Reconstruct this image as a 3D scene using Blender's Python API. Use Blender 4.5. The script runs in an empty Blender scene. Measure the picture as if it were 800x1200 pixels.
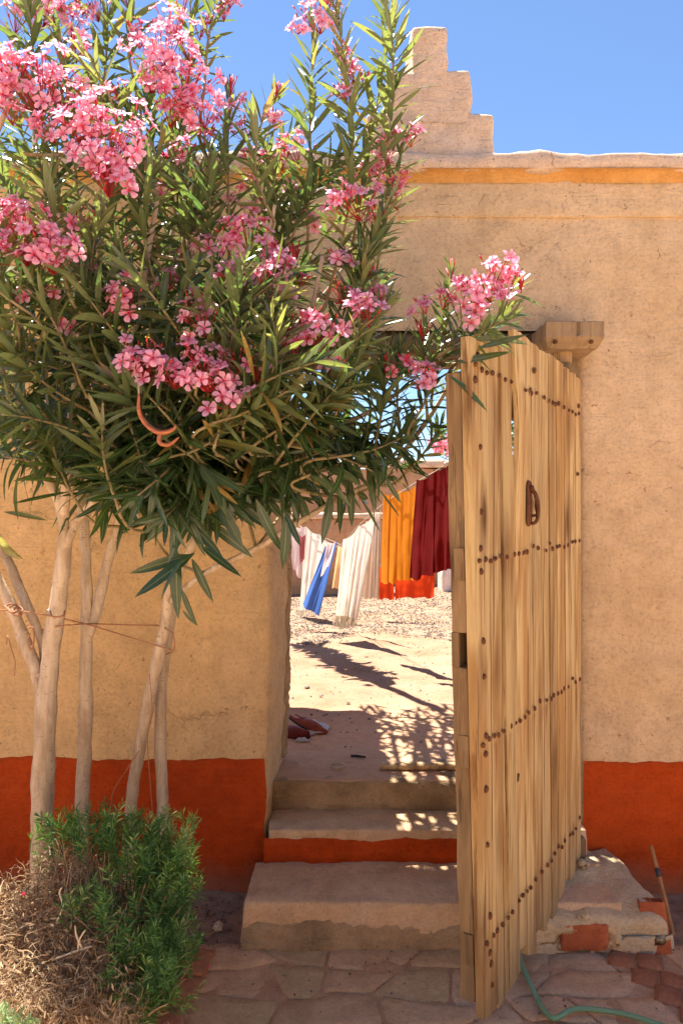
import bpy, math, random
import numpy as np
from mathutils import Vector, Matrix, noise, Quaternion
random.seed(7)
rng = np.random.default_rng(7)
R = math.radians
S = bpy.context.scene
C = S.collection
F = 867.0            # focal length in photograph pixels (800 x 1200)
EYE = 1.6

# ------------------------------------------------------------ camera, sky, sun
cd = bpy.data.cameras.new('camera'); cam = bpy.data.objects.new('camera', cd); C.objects.link(cam)
cam.location = (0, 0, EYE); cam.rotation_euler = (R(90), 0, 0)
cd.sensor_fit = 'VERTICAL'; cd.sensor_height = 36; cd.lens = 26.0
cd.clip_start = 0.05; cd.clip_end = 2000
S.camera = cam
SUN_EL, SUN_AZ = 71.0, 40.0      # sun stands behind the wall, 40 degrees left of straight ahead
w = bpy.data.worlds.new("World"); S.world = w; w.use_nodes = True
nt = w.node_tree; bg = nt.nodes['Background']
sky = nt.nodes.new('ShaderNodeTexSky'); sky.sky_type = 'NISHITA'; sky.sun_disc = False
sky.sun_elevation = R(SUN_EL); sky.sun_rotation = R(360-SUN_AZ)
sky.altitude = 1200; sky.air_density = 1.0; sky.dust_density = 0.0; sky.ozone_density = 5.0
nt.links.new(sky.outputs[0], bg.inputs[0]); bg.inputs[1].default_value = 0.062
sl = bpy.data.lights.new('sun', 'SUN'); sl.energy = 4.8; sl.angle = R(0.5); sl.color = (1.0, 0.94, 0.84)
so = bpy.data.objects.new('sun', sl); C.objects.link(so)
sd = Vector((-math.sin(R(SUN_AZ))*math.cos(R(SUN_EL)), math.cos(R(SUN_AZ))*math.cos(R(SUN_EL)), math.sin(R(SUN_EL))))
so.rotation_euler = sd.to_track_quat('Z', 'Y').to_euler(); so.location = (-3, 4, 12)
S.view_settings.view_transform = 'Standard'; S.view_settings.look = 'None'
S.view_settings.exposure = 1.95; S.view_settings.gamma = 1.0
try: S.cycles.max_bounces = 10; S.cycles.diffuse_bounces = 5; S.cycles.transmission_bounces = 6
except Exception: pass

def P(px, py, d):
    return Vector(((px-400)/F*d, d, EYE-(py-600)/F*d))

# ------------------------------------------------------------ helpers
class MB:
    def __init__(s): s.v = []; s.f = []; s.t = []; s.n = 0; s.r = None
    def add(s, v, f, tint=0.5):
        k = s.n; s.v.extend([tuple(a) for a in v]); s.f.extend([tuple(i+k for i in q) for q in f])
        s.t.extend([tint]*len(v)); s.n += len(v)
    def mesh(s, name, mat, smooth=True, off=(0,0,0)):
        me = bpy.data.meshes.new(name)
        v = np.array(s.v, dtype=float) - np.array(off)
        me.from_pydata(v.tolist(), [], s.f)
        a = me.attributes.new('tint', 'FLOAT', 'POINT'); a.data.foreach_set('value', s.t)
        if s.r is not None: a = me.attributes.new('rib', 'FLOAT', 'POINT'); a.data.foreach_set('value', s.r)
        if smooth: me.polygons.foreach_set('use_smooth', [True]*len(me.polygons))
        me.materials.append(mat); me.update(); return me
    def build(s, name, mat, parent=None, smooth=True, local=False, off=None):
        o_ = (0,0,0)
        if parent is not None and not local:
            o_ = tuple(parent.location if parent.parent is None else parent.parent.location)
        if off is not None: o_ = off
        me = s.mesh(name, mat, smooth, o_)
        o = bpy.data.objects.new(name, me); C.objects.link(o)
        if parent is not None: o.parent = parent
        elif off is not None: o.location = off
        return o
def link(name, me, parent=None):
    o = bpy.data.objects.new(name, me); C.objects.link(o); o.parent = parent; return o
def thing(name, label, cat, loc=(0,0,0), rz=0, group=None):
    o = bpy.data.objects.new(name, None); C.objects.link(o)
    o.location = loc; o.rotation_euler = (0,0,rz); o.empty_display_size = .1
    o['label'] = label; o['category'] = cat
    if group: o['group'] = group
    return o
def tag(o, label, cat, group=None):
    o['label'] = label; o['category'] = cat
    if group: o['group'] = group
    return o
def fbm(p, sc, oc=3):
    return noise.fractal(Vector(p)*sc, 1.0, 2.0, oc)

def rbox(lo, hi, r=.01, res=.05, skip=(), amp=0., nsc=8., deform=None, seed=0):
    """subdivided box with rounded edges. skip: sides ('-x','+x',...) left square and open"""
    lo = list(lo); hi = list(hi); V = {}; vs = []; fs = []
    n = [max(1, int(math.ceil((hi[i]-lo[i])/res))) for i in range(3)]
    n = [max(k, 2) for k in n]
    ilo = [lo[i]+(0 if '-'+'xyz'[i] in skip else r) for i in range(3)]
    ihi = [hi[i]-(0 if '+'+'xyz'[i] in skip else r) for i in range(3)]
    def coord(i, k):
        t = k/n[i]
        a = lo[i]; b = hi[i]
        if n[i] > 2 and r > 0:
            if k == 0: return a
            if k == n[i]: return b
            return a+r*.6+(b-a-1.2*r)*((k-1)/(n[i]-2))
        return a+(b-a)*t
    def vid(i, j, k):
        key = (i, j, k)
        if key in V: return V[key]
        p = Vector((coord(0,i), coord(1,j), coord(2,k)))
        q = Vector([min(max(p[a], ilo[a]), ihi[a]) for a in range(3)])
        dlt = p-q
        if dlt.length > 1e-9:
            nn = dlt.normalized(); p = q+nn*min(r, dlt.length*1.0 if dlt.length < r else r)
        else:
            nn = None
        if amp:
            m = Vector([(lo[a]+hi[a])/2 for a in range(3)])
            if nn is None:
                nn = Vector((0,0,0)); bd = 9
                for a in range(3):
                    for s_, e in ((-1, lo[a]), (1, hi[a])):
                        if abs(p[a]-e) < bd: bd = abs(p[a]-e); nn = Vector((0,0,0)); nn[a] = s_
            p = p+nn*amp*fbm((p[0]+seed*3.1, p[1]+seed, p[2]), nsc, 4)
        if deform: p = Vector(deform(p))
        V[key] = len(vs); vs.append(p[:]); return V[key]
    X, Y, Z = n
    for side in ('-x','+x','-y','+y','-z','+z'):
        if side in skip: continue
        a = 'xyz'.index(side[1]); b, c = [(1,2),(0,2),(0,1)][a]; k = 0 if side[0] == '-' else n[a]
        for i in range(n[b]):
            for j in range(n[c]):
                q = []
                for (u, v_) in ((i,j),(i+1,j),(i+1,j+1),(i,j+1)):
                    idx = [0,0,0]; idx[a] = k; idx[b] = u; idx[c] = v_; q.append(vid(*idx))
                flip = (side[0] == '-') != (a == 1)
                fs.append(tuple(reversed(q)) if flip else tuple(q))
    return vs, fs

def smooth_path(pts, rad, sub=4):
    pts = [Vector(p) for p in pts]
    if len(pts) < 3: 
        return pts, rad
    out = []; ro = []
    for i in range(len(pts)-1):
        p0 = pts[max(i-1,0)]; p1 = pts[i]; p2 = pts[i+1]; p3 = pts[min(i+2, len(pts)-1)]
        for k in range(sub):
            t = k/sub
            out.append(.5*((2*p1)+(p2-p0)*t+(2*p0-5*p1+4*p2-p3)*t*t+(3*p1-p0-3*p2+p3)*t**3))
            ro.append(rad[i]+(rad[i+1]-rad[i])*t)
    out.append(pts[-1]); ro.append(rad[-1]); return out, ro
def tube(mb, pts, rad, ns=7, sub=4, wob=0., tint=.5, cap=True):
    pts, rad = smooth_path(pts, rad, sub)
    t0 = (pts[1]-pts[0]).normalized()
    u = t0.orthogonal().normalized(); vs = []; fs = []
    for i, p in enumerate(pts):
        t = (pts[min(i+1, len(pts)-1)]-pts[max(i-1,0)]).normalized()
        u = (u-t*u.dot(t)).normalized(); v_ = t.cross(u)
        for k in range(ns):
            a = 2*math.pi*k/ns
            r = rad[i]*(1+(wob*fbm(p+u*math.cos(a)*.05+v_*math.sin(a)*.05, 14, 2) if wob else 0))
            vs.append(p+(u*math.cos(a)+v_*math.sin(a))*r)
    for i in range(len(pts)-1):
        for k in range(ns):
            a = i*ns+k; b = i*ns+(k+1)%ns
            fs.append((a, b, b+ns, a+ns))
    if cap:
        fs.append(tuple(reversed(range(ns)))); m = (len(pts)-1)*ns; fs.append(tuple(m+k for k in range(ns)))
    mb.add(vs, fs, tint)

# ------------------------------------------------------------ materials
class NT:
    def __init__(s, name):
        s.m = bpy.data.materials.new(name); s.m.use_nodes = True; s.t = s.m.node_tree
        s.b = s.t.nodes['Principled BSDF']; s.out = s.t.nodes['Material Output']
    def n(s, typ, **kw):
        o = s.t.nodes.new(typ)
        for k, v in kw.items():
            if k.startswith('i_'):
                key = k[2:]; key = int(key) if key.isdigit() else key.replace('_', ' ')
                o.inputs[key].default_value = v
            else: setattr(o, k, v)
        return o
    def l(s, a, b): s.t.links.new(a, b)
    def coord(s, scale=(1,1,1), kind='Object', rnd=False):
        tc = s.n('ShaderNodeTexCoord'); mp = s.n('ShaderNodeMapping'); mp.inputs['Scale'].default_value = scale
        s.l(tc.outputs[kind], mp.inputs['Vector'])
        if rnd:
            oi = s.n('ShaderNodeObjectInfo'); mu = s.n('ShaderNodeMath', operation='MULTIPLY', i_1=37.)
            s.l(oi.outputs['Random'], mu.inputs[0]); cb = s.n('ShaderNodeCombineXYZ')
            s.l(mu.outputs[0], cb.inputs[0]); s.l(mu.outputs[0], cb.inputs[1]); s.l(mu.outputs[0], cb.inputs[2])
            s.l(cb.outputs[0], mp.inputs['Location'])
        return mp.outputs[0]
    def noise(s, vec, scale, detail=4, rough=.55, out='Fac', dist=0.):
        o = s.n('ShaderNodeTexNoise'); o.inputs['Scale'].default_value = scale; o.inputs['Detail'].default_value = detail
        o.inputs['Roughness'].default_value = rough; o.inputs['Distortion'].default_value = dist
        s.l(vec, o.inputs['Vector']); return o.outputs[out]
    def ramp(s, fac, stops):
        o = s.n('ShaderNodeValToRGB'); r = o.color_ramp
        while len(r.elements) < len(stops): r.elements.new(.5)
        for e, (p, c) in zip(r.elements, stops):
            e.position = p; e.color = (c if isinstance(c, tuple) else (c,c,c))+(1,)
        s.l(fac, o.inputs[0]); return o.outputs[0]
    def mix(s, fac, a, b, mode='MIX'):
        o = s.n('ShaderNodeMix', data_type='RGBA', blend_type=mode)
        for sock, val in ((o.inputs[0], fac), (o.inputs[6], a), (o.inputs[7], b)):
            if hasattr(val, 'links'): s.l(val, sock)
            elif isinstance(val, tuple): sock.default_value = val+(1,)
            else: sock.default_value = val
        return o.outputs[2]
    def math(s, op, a, b=0.):
        o = s.n('ShaderNodeMath', operation=op)
        for sock, val in ((o.inputs[0], a), (o.inputs[1], b)):
            if hasattr(val, 'links'): s.l(val, sock)
            else: sock.default_value = val
        return o.outputs[0]
    def bump(s, h, strength=.3, dist=.01, prev=None):
        o = s.n('ShaderNodeBump'); o.inputs['Strength'].default_value = strength; o.inputs['Distance'].default_value = dist
        s.l(h, o.inputs['Height'])
        if prev is not None: s.l(prev, o.inputs['Normal'])
        return o.outputs[0]
    def fin(s, col, rough=.9, nrm=None, spec=.2):
        if hasattr(col, 'links'): s.l(col, s.b.inputs['Base Color'])
        else: s.b.inputs['Base Color'].default_value = col+(1,)
        if hasattr(rough, 'links'): s.l(rough, s.b.inputs['Roughness'])
        else: s.b.inputs['Roughness'].default_value = rough
        s.b.inputs['Specular IOR Level'].default_value = spec
        if nrm is not None: s.l(nrm, s.b.inputs['Normal'])
        return s.m
    def trans(s, col, amount, nrm=None):
        tr = s.n('ShaderNodeBsdfTranslucent'); mx = s.n('ShaderNodeMixShader'); mx.inputs[0].default_value = amount
        if hasattr(col, 'links'): s.l(col, tr.inputs[0])
        else: tr.inputs[0].default_value = col+(1,)
        s.l(s.b.outputs[0], mx.inputs[1]); s.l(tr.outputs[0], mx.inputs[2]); s.l(mx.outputs[0], s.out.inputs[0])

def plaster(name, base, dark, pale, pit=.5, sc=1., bump=.5, straw=True, dirt_z=None, left=None, flake=None):
    m = NT(name); v = m.coord()
    big = m.ramp(m.noise(v, 1.3*sc, 5, .6), [(.3, dark), (.5, base), (.72, pale)])
    if left is not None:      # shifts to a stronger ochre left of the doorway
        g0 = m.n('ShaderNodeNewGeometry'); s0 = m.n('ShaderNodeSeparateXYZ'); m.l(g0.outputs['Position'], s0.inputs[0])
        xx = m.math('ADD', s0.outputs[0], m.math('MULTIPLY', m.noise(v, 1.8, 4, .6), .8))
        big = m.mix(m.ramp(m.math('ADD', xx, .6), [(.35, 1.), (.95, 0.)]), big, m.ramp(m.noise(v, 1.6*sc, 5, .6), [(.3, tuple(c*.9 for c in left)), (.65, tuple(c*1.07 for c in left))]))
    mid = m.ramp(m.noise(v, 9*sc, 6, .65), [(.3, (.84,.83,.82)), (.6, (1.06,1.06,1.06))])
    col = m.mix(1., big, mid, 'MULTIPLY')
    stv = m.coord((9, 9, .9)); col = m.mix(1., col, m.ramp(m.noise(stv, 1., 5, .65), [(.32, (.95,.94,.93)), (.55, (1.02,1.02,1.02))]), 'MULTIPLY')
    trv = m.coord((3, 3, 11)); trow = m.noise(trv, 2.2, 4, .6, dist=1.5)
    cv = m.n('ShaderNodeTexVoronoi', feature='DISTANCE_TO_EDGE'); cv.inputs['Scale'].default_value = 1.7; m.l(m.mix(.25, v, m.noise(v, 5, 6, .7, 'Color'), 'ADD'), cv.inputs['Vector'])
    crk = m.math('MULTIPLY', m.ramp(cv.outputs['Distance'], [(.0, 1.), (.007, 0.)]), m.ramp(m.noise(v, 1.6, 2, .5), [(.52, 0.), (.60, 1. if straw else 0.)]))
    fine = m.noise(v, 70*sc, 5, .7)
    col = m.mix(1., col, m.ramp(fine, [(.34, .78), (.47, .98), (.62, 1.05)]), 'MULTIPLY')
    # pits where the plaster has lost bits of straw and grit
    vo = m.n('ShaderNodeTexVoronoi'); vo.inputs['Scale'].default_value = 42*sc
    wv = m.mix(.12, v, m.noise(v, 30*sc, 2, .5, 'Color'), 'ADD'); m.l(wv, vo.inputs['Vector'])
    pits = m.ramp(vo.outputs['Distance'], [(.10, 1.), (.24, 0.)])
    msk = m.ramp(m.noise(v, 11*sc, 4, .7), [(.52, 0.), (.62, 1.)])
    pm = m.math('MULTIPLY', pits, msk)
    vo2 = m.n('ShaderNodeTexVoronoi'); vo2.inputs['Scale'].default_value = 13*sc; m.l(wv, vo2.inputs['Vector'])
    p2 = m.ramp(vo2.outputs['Distance'], [(.06, 1.), (.13, 0.)])
    pm = m.math('MAXIMUM', pm, m.math('MULTIPLY', p2, m.ramp(m.noise(v, 5*sc, 2, .5), [(.45, 0.), (.55, 1.)])))
    pm = m.math('MULTIPLY', pm, pit)
    col = m.mix(pm, col, (dark[0]*.42, dark[1]*.34, dark[2]*.28))
    if straw:
        vs_ = m.coord((18, 18, 150)); st = m.ramp(m.noise(vs_, 1.3, 3, .6, dist=1.2), [(.68, 0.), (.73, .45)])
        col = m.mix(st, col, (pale[0]*1.08, pale[1]*1.1, pale[2]*1.0))
    if flake is not None:
        col = m.mix(m.ramp(m.noise(v, 7, 9, .78), [(.62, 0.), (.69, .35)]), col, flake)
        col = m.mix(m.ramp(m.noise(m.coord((1.2, 1.2, 16)), 2.5, 5, .6), [(.50, 0.), (.75, .18)]), col, (.55,.14,.04))
    if dirt_z is not None:
        g = m.n('ShaderNodeNewGeometry'); sp = m.n('ShaderNodeSeparateXYZ'); m.l(g.outputs['Position'], sp.inputs[0])
        zz = m.math('ADD', sp.outputs[2], m.math('MULTIPLY', m.noise(v, 6, 4, .7), .22))
        k = m.ramp(m.math('SUBTRACT', zz, dirt_z), [(.0, 1.), (.22, 0.)])
        col = m.mix(m.math('MULTIPLY', k, .75), col, (.30,.19,.12))
    col = m.mix(m.math('MULTIPLY', crk, .55), col, (dark[0]*.5, dark[1]*.42, dark[2]*.38))
    pm = m.math('ADD', m.math('ADD', pm, m.math('MULTIPLY', crk, .8)), m.math('MULTIPLY', trow, -.9))
    h = m.math('SUBTRACT', m.math('ADD', m.noise(v, 26*sc, 6, .7), m.math('MULTIPLY', m.noise(v, 4*sc, 3), 1.3)), m.math('MULTIPLY', pm, 1.2))
    return m.fin(col, .92, m.bump(h, bump, .012), .15)

M = {}
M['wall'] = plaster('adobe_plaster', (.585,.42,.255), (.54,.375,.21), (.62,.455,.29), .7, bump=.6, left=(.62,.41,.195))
M['wall_cap'] = plaster('adobe_coping', (.63,.46,.33), (.55,.40,.28), (.69,.52,.39), .75, 1.4, .8)
M['dado'] = plaster('red_ochre_paint', (.41,.054,.006), (.32,.040,.005), (.46,.070,.010), .45, 1.2, .5, False, dirt_z=.04, flake=(.50,.20,.10))
M['step'] = plaster('earth_render_step', (.60,.40,.235), (.51,.32,.17), (.66,.465,.30), .5, 1.6, .7, False)
M['step_rough'] = plaster('rough_rubble_riser', (.44,.30,.17), (.24,.16,.085), (.54,.38,.23), .9, 2.2, 1.0, False)
M['cement'] = plaster('grey_cement_render', (.55,.42,.26), (.37,.30,.185), (.62,.48,.31), .35, 1.4, .8, False)
M['earth'] = plaster('trodden_earth', (.33,.215,.14), (.25,.155,.10), (.42,.29,.20), .7, 1.5, .9, True)
M['sand'] = plaster('pale_sand', (.60,.42,.28), (.54,.36,.23), (.66,.48,.33), .35, .7, .6, False)
M['floor'] = plaster('courtyard_earth', (.56,.37,.235), (.50,.30,.18), (.62,.44,.30), .4, 1.6, .6, True)
M['brick_dusty'] = plaster('dusty_paving_brick', (.44,.185,.095), (.33,.15,.085), (.50,.30,.19), .5, 3., .7, False)
M['brick'] = plaster('fired_brick', (.46,.13,.055), (.34,.09,.04), (.52,.20,.10), .5, 3., .6, False)
M['farwall'] = plaster('far_adobe', (.50,.29,.16), (.44,.25,.13), (.56,.34,.20), .4, .8, .5, False)

def wood(name, pale, mid, dark, knots=1., gs=1., tintamt=.25):
    m = NT(name); v = m.coord((20*gs, 20*gs, .8*gs), 'Object', True); v0 = m.coord((7,7,1.1), 'Object', True)
    g1 = m.noise(v, 1.6, 7, .68, dist=.35)
    col = m.ramp(g1, [(.30, mid), (.48, pale), (.72, tuple(c*1.08 for c in pale))])
    st = m.ramp(m.noise(v0, 1.5, 3, .55, dist=.4), [(.46, 0.), (.60, .9)])
    col = m.mix(st, col, mid)
    s2 = m.ramp(m.noise(m.coord((34,34,.7), 'Object', True), 1.2, 4, .7), [(.56, 0.), (.64, .8)])
    col = m.mix(s2, col, dark)
    s3 = m.ramp(m.noise(m.coord((19,19,.42), 'Object', True), 1., 5, .7, dist=.25), [(.57, 0.), (.63, .8)])
    col = m.mix(s3, col, (mid[0]*.50, mid[1]*.42, mid[2]*.38))
    vo = m.n('ShaderNodeTexVoronoi'); vo.inputs['Scale'].default_value = 1.
    m.l(m.mix(.35, m.coord((7,7,2.4), 'Object', True), m.noise(v0, 2.5, 2, .5, 'Color'), 'ADD'), vo.inputs['Vector'])
    kn = m.ramp(vo.outputs['Distance'], [(.09, .95), (.17, .55), (.38, 0.)])
    sel = m.ramp(m.noise(v0, .9, 1, .5), [(.44, 0.), (.50, 1.)])
    col = m.mix(m.math('MULTIPLY', m.math('MULTIPLY', kn, sel), knots), col, dark)
    sp2 = m.n('ShaderNodeSeparateXYZ'); m.l(m.coord(), sp2.inputs[0])
    rowf = m.ramp(m.math('FRACT', m.math('MULTIPLY', m.math('SUBTRACT', sp2.outputs[2], .38), 1/.54)), [(.0, .75), (.035, 0.), (.66, 0.), (.97, .75)])
    rst = m.ramp(m.noise(m.coord((55,55,2.2), 'Object', True), 1.1, 4, .65), [(.50, 0.), (.62, 1.)])
    col = m.mix(m.math('MULTIPLY', rowf, rst), col, (mid[0]*.62, mid[1]*.45, mid[2]*.38))
    grime = m.math('MULTIPLY', m.ramp(m.math('ADD', sp2.outputs[2], m.math('MULTIPLY', m.noise(m.coord((9,9,2)), 1.5, 5, .7), .25)), [(.26, .8), (.55, 0.)]), .8)
    col = m.mix(grime, col, (.22,.15,.09))
    gw = m.ramp(m.noise(m.coord((9,9,.7), 'Object', True), 1.1, 5, .65), [(.52, 0.), (.70, .55)])
    col = m.mix(gw, col, (pale[0]*.78, pale[1]*.80, pale[2]*.88))
    oi = m.n('ShaderNodeObjectInfo'); tt = m.ramp(oi.outputs['Random'], [(0, 1-tintamt), (1, 1.08)])
    col = m.mix(1., col, tt, 'MULTIPLY')
    h = m.math('ADD', g1, m.noise(v, 3.5, 5, .7))
    return m.fin(col, .78, m.bump(h, .45, .004), .2)
M['plank'] = wood('weathered_pine', (.61,.43,.20), (.42,.235,.085), (.13,.055,.020))
M['stile'] = wood('old_poplar', (.26,.165,.08), (.17,.10,.045), (.06,.035,.02), 1., .8)
M['cap_wood'] = wood('cedar_block', (.52,.37,.20), (.36,.22,.10), (.12,.06,.03), .8, .5, .1)
m = NT('rusty_iron'); v = m.coord((1,1,1), 'Object', True)
M['rust'] = m.fin(m.ramp(m.noise(v, 60, 5, .7), [(.3, (.05,.018,.009)), (.6, (.15,.052,.02))]), .75, m.bump(m.noise(v, 150, 3), .5, .002), .3)
m = NT('dark_hollow'); M['dark'] = m.fin((.02,.014,.01), .9)
# oleander bark
m = NT('pale_bark'); v = m.coord((1,1,.35)); a = m.noise(v, 22, 6, .6)
col = m.ramp(m.noise(v, 5, 4), [(.3, (.44,.33,.22)), (.6, (.58,.46,.33))]); col = m.mix(m.ramp(a, [(.48, 0.), (.68, .75)]), col, (.33,.22,.13))
lv = m.coord((1,1,3.2)); len_ = m.ramp(m.noise(lv, 60, 3, .6), [(.62, 0.), (.68, .8)]); col = m.mix(len_, col, (.20,.12,.07))
at = m.n('ShaderNodeAttribute', attribute_name='tint'); col = m.mix(m.ramp(at.outputs['Fac'], [(.5, 0.), (1., 1.)]), col, (.24,.19,.075))
vb = m.coord((14,14,1.6)); col = m.mix(1., col, m.ramp(m.noise(vb, 3, 6, .7, dist=.6), [(.3, (.74,.70,.66)), (.58, (1.05,1.05,1.05))]), 'MULTIPLY')
col = m.mix(m.ramp(m.noise(v, 7, 5, .7), [(.58, 0.), (.64, .5)]), col, (.50,.45,.38))
M['bark'] = m.fin(col, .75, m.bump(m.math('ADD', m.noise(v, 45, 5, .7), m.noise(vb, 6, 4, .7)), .6, .006), .25)
m = NT('twig_bark'); v = m.coord(); M['twig'] = m.fin(m.ramp(m.noise(v, 20, 3), [(.3, (.24,.17,.07)), (.7, (.36,.27,.11))]), .7)

def leafmat(name, stops, trans_col, tamt=.35, rough=.38, spec=.5, vein=None):
    m = NT(name); at = m.n('ShaderNodeAttribute', attribute_name='tint')
    col = m.ramp(at.outputs['Fac'], stops)
    v = m.coord(); col = m.mix(1., col, m.ramp(m.noise(v, 35, 3), [(.3, .78), (.7, 1.15)]), 'MULTIPLY')
    if vein:
        rb = m.n('ShaderNodeAttribute', attribute_name='rib')
        col = m.mix(m.ramp(rb.outputs['Fac'], [(.86, 0.), (.97, .45)]), col, (.30,.33,.13))
        col = m.mix(m.ramp(m.noise(v, 90, 2), [(.66, 0.), (.72, .6)]), col, (.22,.13,.05))
    g = m.n('ShaderNodeNewGeometry')
    col2 = m.mix(m.math('MULTIPLY', g.outputs['Backfacing'], .6), col, (.17,.21,.11)) if vein else col
    m.fin(col2, rough, None, spec)
    tc = m.mix(1., col, trans_col, 'MULTIPLY'); m.trans(tc, tamt)
    return m.m
M['leaf'] = leafmat('oleander_leaf', [(.0, (.024,.060,.024)), (.35, (.050,.092,.034)), (.6, (.125,.145,.052)), (.8, (.22,.21,.085)), (.93, (.30,.24,.07)), (1., (.34,.17,.06))], (1.8,2.05,1.0), .36, .25, .65, True)
M['needle'] = leafmat('shrub_needle', [(.0, (.032,.095,.032)), (.5, (.065,.155,.04)), (.85, (.16,.26,.06)), (1., (.30,.38,.18))], (1.8,2.2,.8), .3, .5, .35)
M['dry'] = leafmat('dry_twig', [(0., (.20,.115,.055)), (.5, (.46,.30,.165)), (.85, (.62,.46,.29)), (1., (.78,.66,.48))], (1.,.8,.6), .12, .8, .15)
M['silver'] = leafmat('silver_green_leaf', [(0., (.16,.26,.10)), (1., (.40,.50,.28))], (1.4,1.6,.8), .3, .5, .3)
M['petal'] = leafmat('pink_petal', [(0., (.70,.05,.11)), (.3, (.86,.20,.33)), (.6, (.91,.36,.50)), (1., (.94,.55,.67))], (1.15,1.1,1.1), .42, .55, .25)
M['bud'] = leafmat('red_bud', [(0., (.32,.02,.025)), (.5, (.58,.035,.045)), (1., (.70,.10,.07))], (1.1,.9,.9), .2, .5, .3)
m = NT('split_pod'); v = m.coord((4,4,40)); M['pod'] = m.fin(m.ramp(m.noise(v, 3, 3), [(.3, (.22,.055,.02)), (.7, (.45,.15,.045))]), .4, None, .5)
def cloth(name, col, tamt, dark=.85, weave=True, rough=.85):
    m = NT(name); v = m.coord(); c = m.mix(1., col, m.ramp(m.noise(v, 7, 5, .6), [(.3, dark), (.7, 1.05)]), 'MULTIPLY')
    m.fin(c, rough, m.bump(m.noise(v, 160, 2), .3, .002), .15); m.trans(c, tamt); return m.m
def flat(name, col, rough=.6, spec=.3, var=.15, sc=20, bump=.2):
    m = NT(name); v = m.coord(); c = m.mix(1., col, m.ramp(m.noise(v, sc, 4), [(.3, 1-var), (.7, 1+var*.4)]), 'MULTIPLY')
    return m.fin(c, rough, m.bump(m.noise(v, sc*4, 4), bump, .003), spec)

# ============================================================ SETTING
WY = 3.1        # front face of the wall
FL = .42        # courtyard level
def setting(o, kind='structure'): o['kind'] = kind; return o

# lower ground, one sheet to the horizon, finer near the gate
def sheet(name, xs, ys, z, mat, amp=.01, sc=3.):
    mb = MB(); vs = []; nx = len(xs); ny = len(ys)
    for y in ys:
        for x in xs: vs.append((x, y, z+(amp*fbm((x, y, 0), sc, 4) if abs(x) < 7 and abs(y) < 14 else 0)))
    mb.add(vs, [(j*nx+i, j*nx+i+1, (j+1)*nx+i+1, (j+1)*nx+i) for j in range(ny-1) for i in range(nx-1)])
    return setting(mb.build(name, mat))
m = NT('outer_ground'); v = m.coord()
gm = M['earth']
def lin(a, b, n): return [a+(b-a)*i/n for i in range(n+1)]
xs = [-300,-60,-15,-6]+lin(-3, 3, 90)+[6,15,60,300]; ys = [-300,-60,-15,-6]+lin(-1.0, 3.3, 70)+[6,15,60,300]
# one material: darker earth towards the wall, pale sand further out
m = NT('ground_soil'); v = m.coord()
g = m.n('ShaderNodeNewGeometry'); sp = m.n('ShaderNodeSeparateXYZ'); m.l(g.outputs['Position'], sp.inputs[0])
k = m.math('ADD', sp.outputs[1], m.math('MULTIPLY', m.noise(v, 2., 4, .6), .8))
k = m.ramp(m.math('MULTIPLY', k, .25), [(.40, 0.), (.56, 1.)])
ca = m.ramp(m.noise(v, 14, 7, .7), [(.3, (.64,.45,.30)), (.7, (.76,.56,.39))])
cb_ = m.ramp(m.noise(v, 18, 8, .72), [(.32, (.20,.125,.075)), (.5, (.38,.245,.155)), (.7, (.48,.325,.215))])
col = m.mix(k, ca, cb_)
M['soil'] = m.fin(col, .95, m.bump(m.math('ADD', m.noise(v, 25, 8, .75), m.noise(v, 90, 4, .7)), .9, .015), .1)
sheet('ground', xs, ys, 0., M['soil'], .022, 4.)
# courtyard floor: raised slab of trodden earth
M['yard'] = None
m = NT('yard_soil'); v = m.coord()
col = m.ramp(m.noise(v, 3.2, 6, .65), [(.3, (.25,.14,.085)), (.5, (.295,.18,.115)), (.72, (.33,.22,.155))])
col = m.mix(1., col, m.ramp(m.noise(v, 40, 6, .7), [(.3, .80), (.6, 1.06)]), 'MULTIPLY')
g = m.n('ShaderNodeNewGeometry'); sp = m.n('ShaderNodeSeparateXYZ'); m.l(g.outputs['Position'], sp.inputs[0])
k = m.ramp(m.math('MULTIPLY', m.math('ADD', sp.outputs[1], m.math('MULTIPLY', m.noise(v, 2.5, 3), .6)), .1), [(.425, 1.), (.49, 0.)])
col = m.mix(m.math('MULTIPLY', k, .9), col, m.ramp(m.noise(v, 22, 6, .7), [(.3, (.50,.29,.165)), (.7, (.62,.39,.24))]))  # earth paler where the shade lies: brighter shade put into the colour
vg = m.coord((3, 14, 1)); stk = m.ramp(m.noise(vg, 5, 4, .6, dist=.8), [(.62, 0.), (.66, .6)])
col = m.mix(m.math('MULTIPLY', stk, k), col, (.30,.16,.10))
M['yard'] = m.fin(col, .95, m.bump(m.noise(v, 45, 7, .75), .8, .01), .1)
xs = [-8,-5]+lin(-2.6, 3.2, 100)+[5,8]; ys = lin(3.24, 7.2, 75)+lin(7.35, 12.6, 30)
o = sheet('courtyard_floor', xs, ys, FL, M['yard'], .012, 5.)
mb = MB(); mb.add([(-8,3.24,0),(8,3.24,0),(8,3.24,FL),(-8,3.24,FL)], [(0,1,2,3)]); o2 = mb.build('floor_edge', M['earth'], o)

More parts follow.
